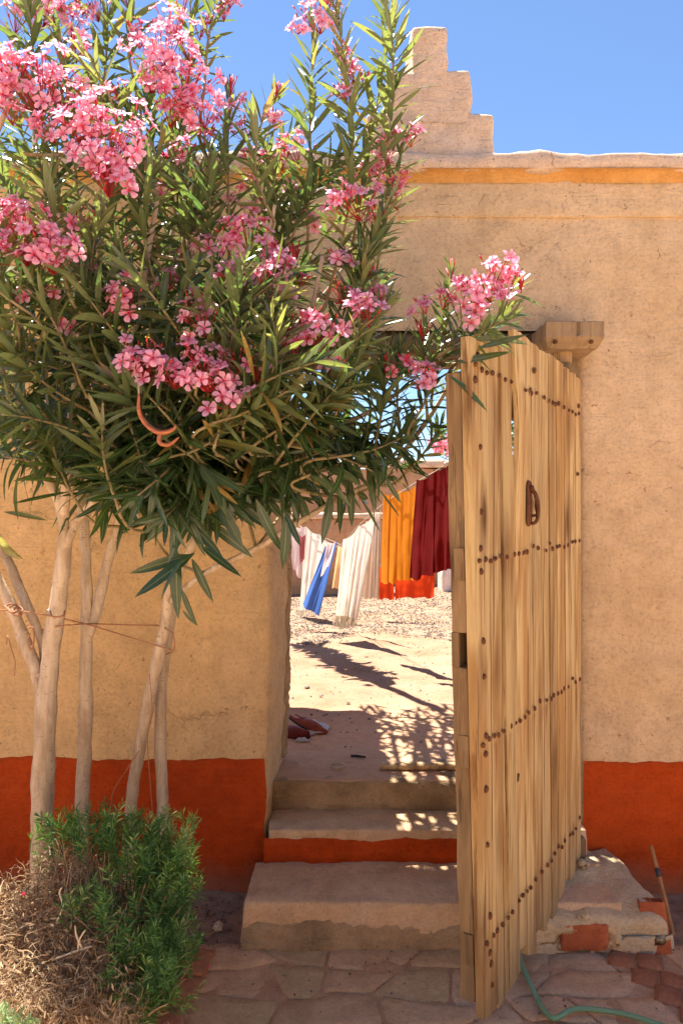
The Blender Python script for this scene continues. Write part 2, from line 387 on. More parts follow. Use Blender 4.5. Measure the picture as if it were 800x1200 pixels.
# ------------------------------------------------------------ the adobe wall
wall = thing('adobe_wall', 'long ochre adobe wall with red painted base, pierced by the open doorway', 'wall', (0, WY, 0))
TOP = 3.02; TH = .42
OPL, OPR, LIN = -.30, 1.00, 2.36
def jamb(p):
    x, y, z = p
    k = max(0., min(1., (x+.60)/.3))*min(1., (LIN-z)/.15)                 # only the part near the doorway
    x += k*((y-WY)/TH*.055 - .030*max(0, 1-z/1.0) + .012*fbm((x*.2, y, z), 4, 4))
    return (x, y, z)
def rj(p):
    return p
def wallpiece(name, lo, hi, skip, deform=None, res=.035, mat='wall'):
    mb = MB(); v, f = rbox(lo, hi, .03, res, skip, .010, 3.5, deform); mb.add(v, f)
    return mb.build(name, M[mat], wall)
OPL, OPR, LIN = -.30, 1.00, 2.36
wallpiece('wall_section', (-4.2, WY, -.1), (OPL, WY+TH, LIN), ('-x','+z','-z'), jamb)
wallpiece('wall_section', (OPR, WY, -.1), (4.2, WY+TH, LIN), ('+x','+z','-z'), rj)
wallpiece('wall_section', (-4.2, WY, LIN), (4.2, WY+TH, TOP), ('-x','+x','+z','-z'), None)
# timber beams carrying the masonry over the doorway
for k in range(3):
    mb = MB(); y0 = WY+.015+k*.135
    v, f = rbox((OPL-.16, y0, LIN-.09), (OPR-.003, y0+.125, LIN-.002), .012, .12, (), .006, 6., None, k); mb.add(v, f)
    mb.build('lintel_beam', M['stile'], wall)
# raised frieze band and coping
def band(name, x0, x1, z0, z1, y0, y1, r, mat, amp, nsc, res=.03, skip=('-x','+x')):
    mb = MB(); v, f = rbox((x0, y0, z0), (x1, y1, z1), r, res, skip, amp, nsc); mb.add(v, f); return mb.build(name, M[mat], wall)
band('frieze', -4.2, 4.2, 2.832, 3.0, WY-.013, WY+.1, .010, 'wall', .006, 3.)
# cove under the coping: a fillet with the orange bounce glow put into its colour
mb = MB(); vs = []; fs = []; xs_ = lin(-4.2, 4.2, 240); n = 7
for i, x in enumerate(xs_):
    for k in range(n):
        a = k/(n-1)*math.pi/2
        z = 2.972+.040*math.sin(a)**1.1; y = WY-.013-.048*(1-math.cos(a))-.002
        d = .004*fbm((x, y, z), 6, 3); vs.append((x, y+d, z+d*.6))
for i in range(len(xs_)-1):
    for k in range(n-1): fs.append((i*n+k, (i+1)*n+k, (i+1)*n+k+1, i*n+k+1))
mb.add(vs, fs)
M['cove'] = plaster('bounce_orange_fillet', (.56,.29,.09), (.48,.23,.06), (.60,.35,.13), .3, 1.3, .5, False)
mb.build('cove_moulding', M['cove'], wall)
band('coping', -4.2, 4.2, 3.01, 3.085, WY-.062, WY+TH+.05, .022, 'wall_cap', .016, 5., .022)
# stepped merlon over the doorway
def merl(p):
    x, y, z = p; return (x+.012*fbm((x*.5, z, 3), 5, 3), y, z+.010*fbm((x, z*.3, 9), 4, 2))
cx = .37
for i, (hw, z0, z1) in enumerate(((.275, 3.075, 3.275), (.172, 3.262, 3.455), (.072, 3.44, 3.640))):
    mb = MB(); v, f = rbox((cx-hw, WY-.002-.0025*i, z0-.03*i), (cx+hw, WY+.30, z1), .020, .020, ('-z',), .008, 7., merl, 0); mb.add(v, f)
    mb.build('merlon_step', M['wall_cap'], wall)
# second merlon further left, behind the oleander; and one to the right out of frame
for cx2 in (-2.6, 3.35):
    for i, (hw, z0, z1) in enumerate(((.275, 3.075, 3.275), (.172, 3.262, 3.455), (.072, 3.44, 3.640))):
        mb = MB(); v, f = rbox((cx2-hw, WY-.002+.006*i, z0), (cx2+hw, WY+.30-.006*i, z1), .020, .05, ('-z',), .010, 7., merl, i+4); mb.add(v, f)
        mb.build('merlon_step', M['wall_cap'], wall)
# broken plaster down the inner edge of the doorway, bare mud showing
mb = MB(); vs = []; fs = []; nz = 130; ny = 10
for i in range(nz+1):
    z = .46+1.62*i/nz; w_ = .07+.05*noise.noise(Vector((0, 1, z*5)))+.05*noise.noise(Vector((4, 1, z*17)))
    for j in range(ny+1):
        y = WY+TH-.012-w_*j/ny; x0 = OPL+(y-WY)/TH*.055-.030*max(0, 1-z)+.012*fbm((OPL*.2, y, z), 4, 4)
        vs.append((x0+(.012 if 0 < j < ny else -.004)-.012*abs(fbm((1, y, z), 22, 4)), y, z))
for i in range(nz):
    for j in range(ny): a = i*(ny+1)+j; fs.append((a, a+1, a+ny+2, a+ny+1))
mb.add(vs, fs); mb.build('broken_edge', M['step_rough'], wall)
# faint motifs drawn into the frieze with a stick, left as low ridges
random.seed(19)
for x0 in (.44, .62, 1.02):
    mb = MB(); zc = 2.90; p = [(x0-.05, zc-.02), (x0-.02, zc+.022), (x0+.01, zc-.02), (x0+.04, zc+.022), (x0+.06, zc-.015)] if random.random() < .6 else [(x0-.04, zc-.02), (x0-.04, zc+.02), (x0+.05, zc+.018), (x0+.05, zc-.02), (x0-.035, zc-.018)]
    tube(mb, [Vector((a+random.gauss(0,.005), WY-.0135-.006*fbm((a, WY-.013, b), 3., 4), b+random.gauss(0,.004))) for a, b in p], [.0016]*5, 5, 1, .4); mb.build('scratched_motif', M['wall'], wall)
# painted dado, a skin 5 mm proud with an uneven hand-brushed edge
def dado(x0, x1, z1, edge_l=False, edge_r=False):
    mb = MB(); nx = int((x1-x0)/.02); nz = 30; vs = []; fs = []
    for i in range(nx+1):
        for j in range(nz+1):
            x = x0+(x1-x0)*i/nx; zt = z1+.013*fbm((x, 0, 7), 2.2, 4)+.009*fbm((x, 0, 9), 15, 4); z = -.08+(zt+.08)*j/nz
            if edge_r:
                k = max(0, (x-(x1-.2))/.2); x += k*(.012*fbm((0, z, 5), 6, 4)+.02*max(0, .25-z)/.25)
            y = WY-.010-.0045+(0)-.010*fbm((x, WY, z), 3.5, 4)*1.0
            # follow the displaced wall face
            y = WY-.010*fbm((x, WY, z), 3.5, 4)-.005
            vs.append((x, y, z))
    for i in range(nx):
        for j in range(nz):
            a = i*(nz+1)+j; fs.append((a, a+nz+1, a+nz+2, a+1))
    # thin returning lip along the top
    b = len(vs)
    for i in range(nx+1):
        x, y, z = vs[i*(nz+1)+nz]; vs.append((x, y+.006, z+.002))
    for i in range(nx):
        a = i*(nz+1)+nz; fs.append((a, a+nz+1, b+i+1, b+i))
    mb.add(vs, fs); return mb.build('painted_dado', M['dado'], wall)
dado(-4.2, -.318, .565, edge_r=True); dado(1.012, 4.2, .553)

# unseen wall behind the viewer, added to bounce warm light onto the gate
lane = thing('bounce_wall', 'unseen ochre adobe wall added behind the viewer to bounce warm light', 'wall', (0, -5.2, 0))
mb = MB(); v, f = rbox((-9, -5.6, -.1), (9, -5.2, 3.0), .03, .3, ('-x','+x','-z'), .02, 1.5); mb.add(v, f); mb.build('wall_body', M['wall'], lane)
mb = MB(); v, f = rbox((-9, -5.66, 3.002), (9, -5.14, 3.09), .03, .3, ('-x','+x'), .02, 2.); mb.add(v, f); mb.build('coping', M['wall_cap'], lane)

# ------------------------------------------------------------ steps of the doorway
steps = thing('doorway_steps', 'three worn earth-coloured steps with a red painted riser in the doorway', 'steps', (0, 3, 0))
def step(lo, hi, mat, amp=.012, r=.02, seed=0, res=.02, skip=('-z',), deform=None):
    mb = MB(); v, f = rbox(lo, hi, r, res, skip, amp, 7., deform, seed); mb.add(v, f); return mb.build('step', M[mat], steps)
def sl1(p):
    x, y, z = p
    return (x+.03*(1-z/.17)*(-1 if x < 0 else 1)*min(1, abs(x)), y-.03*(1-min(1, z/.17))*(y < 2.9), z)
s1 = step((-.355, 2.70, -.02), (1.02, 3.03, .172), 'step', .009, .009, 1, .014, ('-z',), sl1)
# rough lower face of the first step, rubble showing through the worn render
mb = MB(); vs = []; fs = []; nx, nz = 120, 14
for i in range(nx+1):
    for j in range(nz+1):
        x = -.36+1.30*i/nx; z = -.01+.128*j/nz+.012*fbm((x, 0, 2), 5, 3)*(j == nz or 1)
        vs.append((x, 2.676-.02*(1-j/nz)-.016*abs(fbm((x, z, 1), 16, 4))+.010*(j/nz)**3*3-(0 if j < nz else -.03), z))
for i in range(nx):
    for j in range(nz):
        a = i*(nz+1)+j; fs.append((a, a+nz+1, a+nz+2, a+1))
mb.add(vs, fs); mb.build('worn_riser', M['step_rough'], steps)
step((-.30, 3.02, .02), (1.0, 3.23, .302), 'step', .008, .008, 2, .016)
mb = MB(); vs = []; fs = []; nx, nz = 110, 8      # red painted riser of the middle step
for i in range(nx+1):
    for j in range(nz+1):
        x = -.315+1.31*i/nx; zt = .268+.012*fbm((x, 3, 4), 6, 4)
        z = .15+(zt-.15)*j/nz; vs.append((x, 3.012-.006*fbm((x, 0, z), 9, 3)-(0 if j < nz else -.012), z))
for i in range(nx):
    for j in range(nz):
        a = i*(nz+1)+j; fs.append((a, a+nz+1, a+nz+2, a+1))
mb.add(vs, fs); mb.build('painted_riser', M['dado'], steps)
step((-.30, 3.215, .20), (1.0, 3.50, .428), 'step_rough', .010, .014, 3, .02)
mb = MB(); v, f = rbox((-.30, 3.222, .40), (1.0, 3.62, .4315), .008, .03, ('-z',), .004, 9.); mb.add(v, f); mb.build('threshold_tread', M['yard'], steps)

# ------------------------------------------------------------ paving in front of the steps: irregular flat stones
M['flag'] = plaster('flagstone', (.58,.375,.22), (.48,.295,.165), (.64,.435,.275), .35, 1.8, .7, False)
M['flag_green'] = plaster('mossy_flagstone', (.53,.36,.20), (.43,.295,.16), (.59,.41,.245), .3, 1.8, .7, False)
M['mortar'] = plaster('red_earth_joint', (.50,.30,.175), (.40,.22,.12), (.56,.36,.22), .5, 2., .8, False)
mb = MB(); vs = []; nx, ny = 130, 90
for j in range(ny+1):
    for i in range(nx+1):
        x = -.56+2.36*i/nx; y = 1.2+1.50*j/ny; vs.append((x, y, .0215+.006*fbm((x, y, 3), 11, 4)))
mb.add(vs, [(j*(nx+1)+i, j*(nx+1)+i+1, (j+1)*(nx+1)+i+1, (j+1)*(nx+1)+i) for j in range(ny) for i in range(nx)])
paving = setting(mb.build('paving', M['mortar']))
random.seed(21)
slabs = []; y = 1.22; rows = []
while y < 2.60:
    h_ = random.uniform(.075, .21); rows.append((y, min(2.685, y+h_))); y += h_
rows[-1] = (rows[-1][0], 2.685)
def yb_(y, x): return y+.060*noise.noise(Vector((x*2.3, y*9, 0)))+.022*noise.noise(Vector((x*9, y*9, 5))) if 1.25 < y < 2.67 else y
for (y0, y1) in rows:
    x = -.54+random.uniform(-.02, .05); sk = 0.
    while x < 1.74:
        w_ = random.uniform(.11, .36); sk2 = random.uniform(-.065, .065); x1 = x+w_
        g = random.uniform(.003, .006); p = []
        for t in lin(0, 1, 4): X = x+w_*t; p.append((X+(-sk)*(1-t)+(-sk2)*t, yb_(y0, X)+g))
        for t in lin(1, 0, 4): X = x+w_*t; p.append((X+sk*(1-t)+sk2*t, yb_(y1, X)-g))
        mx = sum(q[0] for q in p)/len(p); p = [(mx+(q[0]-mx)*(1-2*g/w_), q[1]) for q in p]
        ym = (y0+y1)/2; bx0 = .93+(2.65-ym)*.38
        if not (x1 > bx0 and x < bx0+.20): slabs.append(p)
        elif x < bx0-.07:      # cut the slab along the brick strip
            q_ = [(min(a_, bx0-.012+(ym-b_)*.38), b_) for a_, b_ in p]; slabs.append(q_)
        elif x1 > bx0+.27: q_ = [(max(a_, bx0+.212+(ym-b_)*.38), b_) for a_, b_ in p]; slabs.append(q_)
        x = x1; sk = sk2
for poly in slabs:
    sx = sum(q[0] for q in poly)/len(poly); sy = sum(q[1] for q in poly)/len(poly)
    for _ in range(1):
        poly = [q for i in range(len(poly)) for q in ((poly[i][0]*.8+poly[(i+1)%len(poly)][0]*.2, poly[i][1]*.8+poly[(i+1)%len(poly)][1]*.2), (poly[i][0]*.2+poly[(i+1)%len(poly)][0]*.8, poly[i][1]*.2+poly[(i+1)%len(poly)][1]*.8))]
    poly = [(x+.004*fbm((x, y, 1), 30, 3), y+.004*fbm((x, y, 8), 30, 3)) for x, y in poly]
    n = len(poly); h = .023+random.uniform(0, .006); tl = (random.uniform(-.02, .02), random.uniform(-.02, .02)); vs = []
    for (s_, z) in ((1., 0.), (.992, h-.004), (.965, h-.0008), (.6, h+.0005)):
        for x, y in poly:
            X = sx+(x-sx)*s_; Y = sy+(y-sy)*s_
            vs.append((X, Y, z+(tl[0]*(X-sx)+tl[1]*(Y-sy)+.004*fbm((X, Y, 0), 15, 2) if z else 0)))
    fs = [(r*n+i, r*n+(i+1)%n, (r+1)*n+(i+1)%n, (r+1)*n+i) for r in range(3) for i in range(n)]+[tuple(3*n+i for i in range(n))]
    mb = MB(); mb.add(vs, fs)
    mb.build('paving_stone', M['flag_green'] if random.random() < .35 else M['flag'], paving)
# bricks: a diagonal strip on the right, an edging on the left
def brickmesh(nm, sx=.2, sy=.095, sz=.05, mat='brick', seed=0):
    mb = MB(); v, f = rbox((-sx/2, -sy/2, 0), (sx/2, sy/2, sz), .008, .035, (), .006, 14., None, seed); mb.add(v, f); return mb.mesh(nm, M[mat])
bms = [brickmesh('brick', seed=k, mat='brick_dusty') for k in range(3)]
for k in range(11):
    t = k/10
    for s_ in (0, 1):
        o = link('brick', bms[(k+s_) % 3], paving); o.location = (.985+s_*.090+k*.038, 2.60-k*.099-s_*.02, -.017+random.uniform(-.003, .003))
        o.rotation_euler = (0, 0, R(random.uniform(-4, 4)-22)); o.scale = (.42, .92, 1)
edging = thing('brick_edging', 'row of worn red bricks edging the planting bed at lower left', 'brick edging', (-.53, 2.4, 0))
for k in range(7):
    o = link('brick', bms[k % 3], edging); o.location = (0.035-k*.018+(.0 if k else 0), .16-k*.165, 0.0+random.uniform(-.004, .004)); o.rotation_euler = (R(random.uniform(-4, 4)), R(random.uniform(-6, 6)), R(82+random.uniform(-5, 5))); o.scale = (.78, .85, 1)

# masonry block to the right of the door
blk = thing('masonry_block', 'low grey cement-rendered masonry block under the hinge side of the door', 'masonry block', (.9, 2.9, 0))
def bd(p):
    x, y, z = p
    k = 1-min(1, max(0, z/.19)); sh = .05*(1-k)
    x += (.035*k)*(1 if x > .9 else -1)
    if x > .95: x -= max(0, (x-.95))*.25*max(0, (y-2.75)/.3)*(1 if z > .1 else .3)
    z2 = z-(.05*max(0, (2.95-y)/.3) if z > .1 else 0)
    # hollow that exposes the brick
    if y < 2.72 and .765 < x < .97 and .025 < z < .145: y += .022
    return (x, y, z2)
mb = MB(); v, f = rbox((.60, 2.64, -.03), (1.17, 3.105, .195), .028, .016, ('-z',), .014, 9., bd, 2); mb.add(v, f); mb.build('rendered_body', M['cement'], blk)
mb = MB(); v, f = rbox((.785, 2.634, .036), (.948, 2.74, .128), .012, .015, (), .012, 16., None, 5); mb.add(v, f); mb.build('brick', M['brick'], blk)
mb = MB()      # crumbling mortar round the brick
random.seed(5)
def lump(mb, c, r, squash=.7, sub=1, tint=.5, amp=.35):
    phi = (1+5**.5)/2
    vv = [Vector(q).normalized() for q in ((-1,phi,0),(1,phi,0),(-1,-phi,0),(1,-phi,0),(0,-1,phi),(0,1,phi),(0,-1,-phi),(0,1,-phi),(phi,0,-1),(phi,0,1),(-phi,0,-1),(-phi,0,1))]
    ff = [(0,11,5),(0,5,1),(0,1,7),(0,7,10),(0,10,11),(1,5,9),(5,11,4),(11,10,2),(10,7,6),(7,1,8),(3,9,4),(3,4,2),(3,2,6),(3,6,8),(3,8,9),(4,9,5),(2,4,11),(6,2,10),(8,6,7),(9,8,1)]
    q = Quaternion((random.random()-.5, random.random()-.5, random.random()-.5, random.random()-.5)).normalized()
    sc = Vector((random.uniform(.7,1.2), random.uniform(.7,1.2), random.uniform(.7,1.2)))
    out = []
    for a in vv:
        b = q @ a; b = Vector((b.x*sc.x, b.y*sc.y, b.z*sc.z*squash))*r*(1+random.uniform(-amp, amp)*.5); out.append(b+Vector(c))
    mb.add(out, ff, tint)
for k in range(46):
    a = random.uniform(0, 2*math.pi); lump(mb, (.867+.105*math.cos(a), 2.655+random.uniform(-.004,.01), .082+.062*math.sin(a)), random.uniform(.007, .018))
mb.build('crumbled_mortar', M['cement'], blk, smooth=False)['kind'] = 'stuff'

# ============================================================ COURTYARD
yb = thing('courtyard_wall', 'tall brown adobe wall closing the far end of the courtyard', 'wall', (0, 12.2, FL))
mb = MB(); v, f = rbox((-7, 12.2, FL-.05), (7, 12.6, 2.33), .04, .25, ('-x','+x','-z'), .04, 1.2); mb.add(v, f); mb.build('wall_body', M['farwall'], yb)
mb = MB(); v, f = rbox((-7, 12.12, 2.33), (7, 12.68, 2.46), .04, .2, ('-x','+x'), .05, 1.5); mb.add(v, f); mb.build('coping', M['wall_cap'], yb)
lw = thing('low_yard_wall', 'lower brown wall with a pale coping behind the hanging laundry', 'wall', (0, 10.6, FL))
mb = MB(); v, f = rbox((-5, 10.6, FL-.05), (.66, 10.9, 1.50), .04, .15, ('-x','-z'), .03, 1.5); mb.add(v, f); mb.build('wall_body', M['farwall'], lw)
mb = MB(); v, f = rbox((-5, 10.54, 1.50), (.70, 10.96, 1.585), .03, .15, ('-x',), .03, 2.); mb.add(v, f); mb.build('coping', M['wall_cap'], lw)
hut = thing('washing_basin', 'small pale whitewashed block beyond the dark red cloth', 'basin', (1.72, 11.2, FL))
mb = MB(); v, f = rbox((1.50, 11.0, FL-.02), (2.1, 11.6, .86), .04, .08, ('-z',), .02, 4.); mb.add(v, f)
M['white'] = plaster('lime_wash', (.74,.64,.58), (.66,.55,.50), (.80,.72,.66), .3, 1., .4, False); mb.build('basin_body', M['white'], hut)
mb = MB(); v, f = rbox((1.47, 10.97, .861), (2.13, 11.63, .91), .015, .1, (), .008, 4.); mb.add(v, f); mb.build('basin_rim', M['white'], hut)

# gravel bed and loose stones
M['gravel'] = leafmat('gravel_stone', [(0., (.11,.09,.075)), (.5, (.19,.16,.135)), (1., (.27,.235,.205))], (0,0,0), 0., .9, .1)
random.seed(3); mb = MB()
for k in range(15000):
    y = 6.4+5.6*random.random()**1.25; x = random.uniform(-.12*y-.35, .19*y+.5)
    if y < 6.9+.25*fbm((x, 0, 0), 1.2, 3)*2: continue
    lump(mb, (x, y, FL+.004), random.uniform(.004, .0125), .6, tint=random.random())
o = mb.build('gravel_bed', M['gravel'], smooth=False); setting(o, 'stuff'); o['label'] = 'pale grey gravel covering the far half of the courtyard'
mb = MB()
for k in range(420):
    y = random.uniform(3.7, 6.9); x = random.uniform(-.6, 1.1); lump(mb, (x, y, FL+.003), random.uniform(.002, .008)*(1.8 if random.random() < .05 else 1), .6, tint=random.random()*.6)
for k in range(900):
    y = random.uniform(2.35, 3.05); x = random.uniform(-1.6, -.42); lump(mb, (x, y, .012), random.uniform(.002, .010), .6, tint=random.random()*.5)
for k in range(300):
    x = random.uniform(-.5, 1.4); y = random.choice((random.uniform(2.66, 2.70), random.uniform(1.9, 2.7))); lump(mb, (x, y, .036), random.uniform(.0015, .005), .6, tint=random.random()*.5)
o = mb.build('loose_grit', M['gravel'], smooth=False); setting(o, 'stuff')

# passage roof just inside the gate and the reed mat beside it (their shade falls on the threshold)
roof = thing('passage_roof', 'flat mud roof over the passage just inside the gate', 'roof', (-1.2, 4.3, 2.75))
mb = MB(); v, f = rbox((-2.6, 3.50, 2.86), (-.36, 5.12, 3.00), .03, .06, (), .02, 3., lambda p: (p[0]+(.09*noise.noise(Vector((p[1]*3.1, 1, 0)))+.03*noise.noise(Vector((p[1]*14, 1, 0))) if p[0] > -.6 else 0), p[1]+((-.16*(p[0]+1.0)+.07*noise.noise(Vector((p[0]*3, 7, 0)))+.03*noise.noise(Vector((p[0]*13, 7, 0)))) if p[1] > 4.9 else 0), p[2])); mb.add(v, f); mb.build('roof_slab', M['wall_cap'], roof)
for k in range(5):
    mb = MB(); y = 3.62+k*.34; tube(mb, [(-2.6, y, 2.83), (-.39, y+.02, 2.83)], [.04, .035], 8, 1, .1); mb.build('roof_pole', M['twig'], roof)
mat_ = thing('reed_screen', 'sparse reed and stick shade screen beside the passage roof', 'shade screen', (.6, 4.2, 2.9))
random.seed(11); x = -.34
for k in range(46):
    x += random.uniform(.03, .09)
    if x > 1.5: break
    y0 = 3.50+random.uniform(0, .25); y1 = 5.02-random.uniform(0, .22)+.1*math.sin(x*5)
    mb = MB(); tube(mb, [(x, y0, 2.92), (x+random.uniform(-.05,.05), (y0+y1)/2, 2.925), (x+random.uniform(-.16,.16), y1, 2.92)], [.013, .016, .008], 5, 2); mb.build('reed', M['dry'], mat_)
for k in range(4):
    y = 3.62+k*.42+random.uniform(-.06, .06); mb = MB(); tube(mb, [(-.36, y, 2.895), (.7, y+random.uniform(-.05,.05), 2.9), (1.55, y+random.uniform(-.06,.06), 2.895)], [.014, .016, .012], 5, 2); mb.build('cross_stick', M['twig'], mat_)
mb = MB()     # leaves caught on the screen
for k in range(2300):
    c = Vector((random.uniform(-.46, 1.4), random.uniform(3.52, 5.15), 2.95+random.uniform(-.02,.12))); a = random.gauss(1.75, .45); d = Vector((math.cos(a), math.sin(a), random.uniform(-.2,.2)))*random.uniform(.05,.12)
    if noise.noise(Vector((c.x*6, c.y*3, 2))) < -.34: continue
    s_ = d.cross(Vector((0,0,1))).normalized()*.011
    mb.add([c-d, c+s_, c+d, c-s_], [(0,1,2,3)], random.random())
o = mb.build('caught_leaves', M['dry'], mat_); o['kind'] = 'stuff'

# a dead forked branch lying out over the yard from the screen; only its shade is seen
db = thing('dead_branch', 'dry forked branch sticking out from the shade screen into the yard', 'branch', (.0, 5.1, 2.95))
mb = MB(); tube(mb, [(.04, 5.05, 2.97), (-.30, 5.75, 3.0), (-.60, 6.5, 3.05), (-.85, 7.2, 3.08)], [.03, .045, .05, .02], 6, 3); mb.build('limb', M['twig'], db)
mb = MB()
random.seed(4)
for k in range(420):
    t = random.uniform(.2, 1.02)**.75; c = Vector((.04-.93*t, 5.05+2.2*t, 3.0)); a = random.gauss(math.radians(114), .7); L = random.uniform(.06, .20)
    d = Vector((math.cos(a), math.sin(a), random.uniform(-.2, .3)))*L; s_ = d.cross(Vector((0,0,1))).normalized()*.034; c2 = c+Vector((random.gauss(0, .06), random.gauss(0, .03), 0))
    mb.add([c2, c2+d*.5+s_, c2+d, c2+d*.5-s_], [(0,1,2,3)], random.random())
o = mb.build('dead_leaves', M['dry'], db); o['kind'] = 'stuff'

# ============================================================ THE DOOR
HX, HY, FX, FY = .968, 2.985, .397, 2.07
Lw = math.hypot(FX-HX, FY-HY); ang = math.atan2(FY-HY, FX-HX)
door = thing('plank_door', 'tall weathered pine plank door with rusty nail rows, standing open towards the viewer', 'door', (HX, HY, 0), ang)
# local frame: x from hinge to free edge, +y is the outer face that the viewer sees, z up
def upx(px):       # local x of a photograph column on the outer face
    k = (px-400)/F; t = (HX-k*HY)/(k*(FY-HY)-(FX-HX)); return t*Lw
def zpx(px, py):
    t = upx(px)/Lw; d = HY+(FY-HY)*t; return EYE-(py-600)/F*d
ZT, ZB = 2.14, .19
def lx(u, z):      # board lines: u 0..1 between hinge and free edge; the leaf is wider at the top
    s = (z-ZB)/(ZT-ZB); xf = Lw*(1-.01)+s*.115
    return u*xf
# (width px at mid height, top y, bottom y)
random.seed(9)
us = [0., .070, .150, .215, .300, .375, .465, .545, .635, .705, .800, .890, 1.0]
NP = len(us)-1
def interp(x, t):
    for (a, b), (c, d) in zip(t, t[1:]):
        if a <= x <= c: return b+(d-b)*(x-a)/(c-a)
    return t[-1][1]
TOPZ = ((0, 2.13), (.3, 2.155), (.70, 2.165), (.7001, 2.105), (1., 2.065))   # edge of the boards: raked, then a step down
BOTZ = ((0, .215), (.3, .155), (.42, .15), (.6, .16), (.8, .165), (1., .19))
for i in range(NP):
    u0, u1 = us[i], us[i+1]
    xm = (u0+u1)/2*Lw; d = HY+(FY-HY)*xm/Lw; 
    um = (u0+u1)/2; zt = interp(um, TOPZ)+random.uniform(-.004, .004); zb = interp(um, BOTZ)+random.uniform(-.03, .045)
    n = 44; vs = []; fs = []; g0 = .0018+random.uniform(0, .0022); g1 = .0018+random.uniform(0, .0022)
    th = .017 if i in (8, 9) else .024+random.uniform(-.003, .003); yo = random.uniform(-.0025, .002); sl = random.uniform(-.005, .005); slb = random.uniform(-.045, .035)
    bow = random.uniform(-.003, .003)
    ns = 5
    for k in range(n+1):
        s = k/n
        for j in range(ns):
            f_ = j/(ns-1)
            z = zb+slb*(f_-.5)+(zt+sl*(f_-.5)*1.0-zb-slb*(f_-.5))*s
            e0 = lx(u0, z)+g0+.0012*noise.noise(Vector((i*7.7, z*5, 0)))
            e1 = lx(u1, z)-g1-.0012*noise.noise(Vector((i*7.7+4, z*5, 3)))
            if i == 8: e1 -= .016*max(0, 1-abs(z-1.87)/.17)**.6      # open gap where sky shows through
            if i == 9: e0 += .018*max(0, 1-abs(z-1.87)/.15)**.6
            if k in (0, n): z += .005*noise.noise(Vector((f_*3, k, i*5.3)))
            vs.append((e0+(e1-e0)*f_, yo+bow*math.sin(s*3)+(.016*max(0, 1-abs(z-1.87)/.5) if i == 8 else 0)+(-.003 if j in (0, ns-1) else 0)+.0012*noise.noise(Vector((f_*6, z*6, i))), z))
    m0 = len(vs); vs += [(x, y-th, z) for x, y, z in vs]
    for k in range(n):
        for j in range(ns-1):
            a = k*ns+j; fs.append((a+1, a, a+ns, a+ns+1)); fs.append((a+m0, a+1+m0, a+ns+1+m0, a+ns+m0))
        a = k*ns; fs.append((a, a+m0, a+ns+m0, a+ns)); a += ns-1; fs.append((a+m0, a, a+ns, a+ns+m0))
    for j in range(ns-1):
        fs.append((j, j+1, j+1+m0, j+m0)); a = n*ns+j; fs.append((a+1, a, a+m0, a+1+m0))
    mb = MB(); mb.add(vs, fs); o = mb.build('plank', M['plank'], door, smooth=False, local=True)
# stile on the free edge (seen edge-on), behind the boards; it leans with the leaf and carries open mortises
def boxl(mb, x0, x1, y0, y1, z0, z1, lean=0., r=.004, res=.08, amp=.002, seed=0, xt=None):
    def df(p):
        x, y, z = p; s = (z-ZB)/(ZT-ZB); return (x+lean*s, y, z)
    v, f = rbox((x0, y0, z0), (x1, y1, z1), r, res, (), amp, 9., df, seed); mb.add(v, f)
segs = [(.20, .47, 0), (.47, .69, 0), (.69, .955, 0), (.955, 1.175, 1), (1.175, 1.49, 0), (1.49, 1.99, 0)]
mb = MB()
xe = Lw-.012; LN = .112
mb = MB(); boxl(mb, xe-.078, xe-.002, -.078, -.030, .205, 1.168, LN, .008, .04, .004, 1); mb.build('stile', M['stile'], door, local=True, smooth=False)
mb = MB(); boxl(mb, xe-.078, xe-.002, -.078, -.030, 1.262, 1.985, LN, .008, .04, .004, 2); mb.build('stile', M['stile'], door, local=True, smooth=False)
mb = MB(); boxl(mb, xe-.078, xe-.002, -.078, -.054, 1.165, 1.265, LN, .003, .04, .001, 3); mb.build('stile', M['stile'], door, local=True, smooth=False)
# hinge-side stile and ledges across the back with their tenon ends
mb = MB(); boxl(mb, .005, .075, -.094, -.030, .16, 2.20, 0, .008, .06, .003, 4); mb.build('stile', M['stile'], door, local=True, smooth=False)
for z in (.36, .93, 1.455, 1.955):
    mb = MB(); boxl(mb, .078, xe-.081+.112*(z-ZB)/(ZT-ZB), -.088, -.029, z-.045, z+.045, 0, .006, .08, .002, z); mb.build('ledge', M['stile'], door, local=True)
for z in (.36, .93, 1.455):
    s_ = 0.
    mb = MB(); boxl(mb, xe-.01+s_, xe+.0020+s_, -.062, -.032, z-.045, z+.045, .112, .001, .05, .0003, z); mb.build('tenon_end', M['stile'], door, local=True, smooth=False)
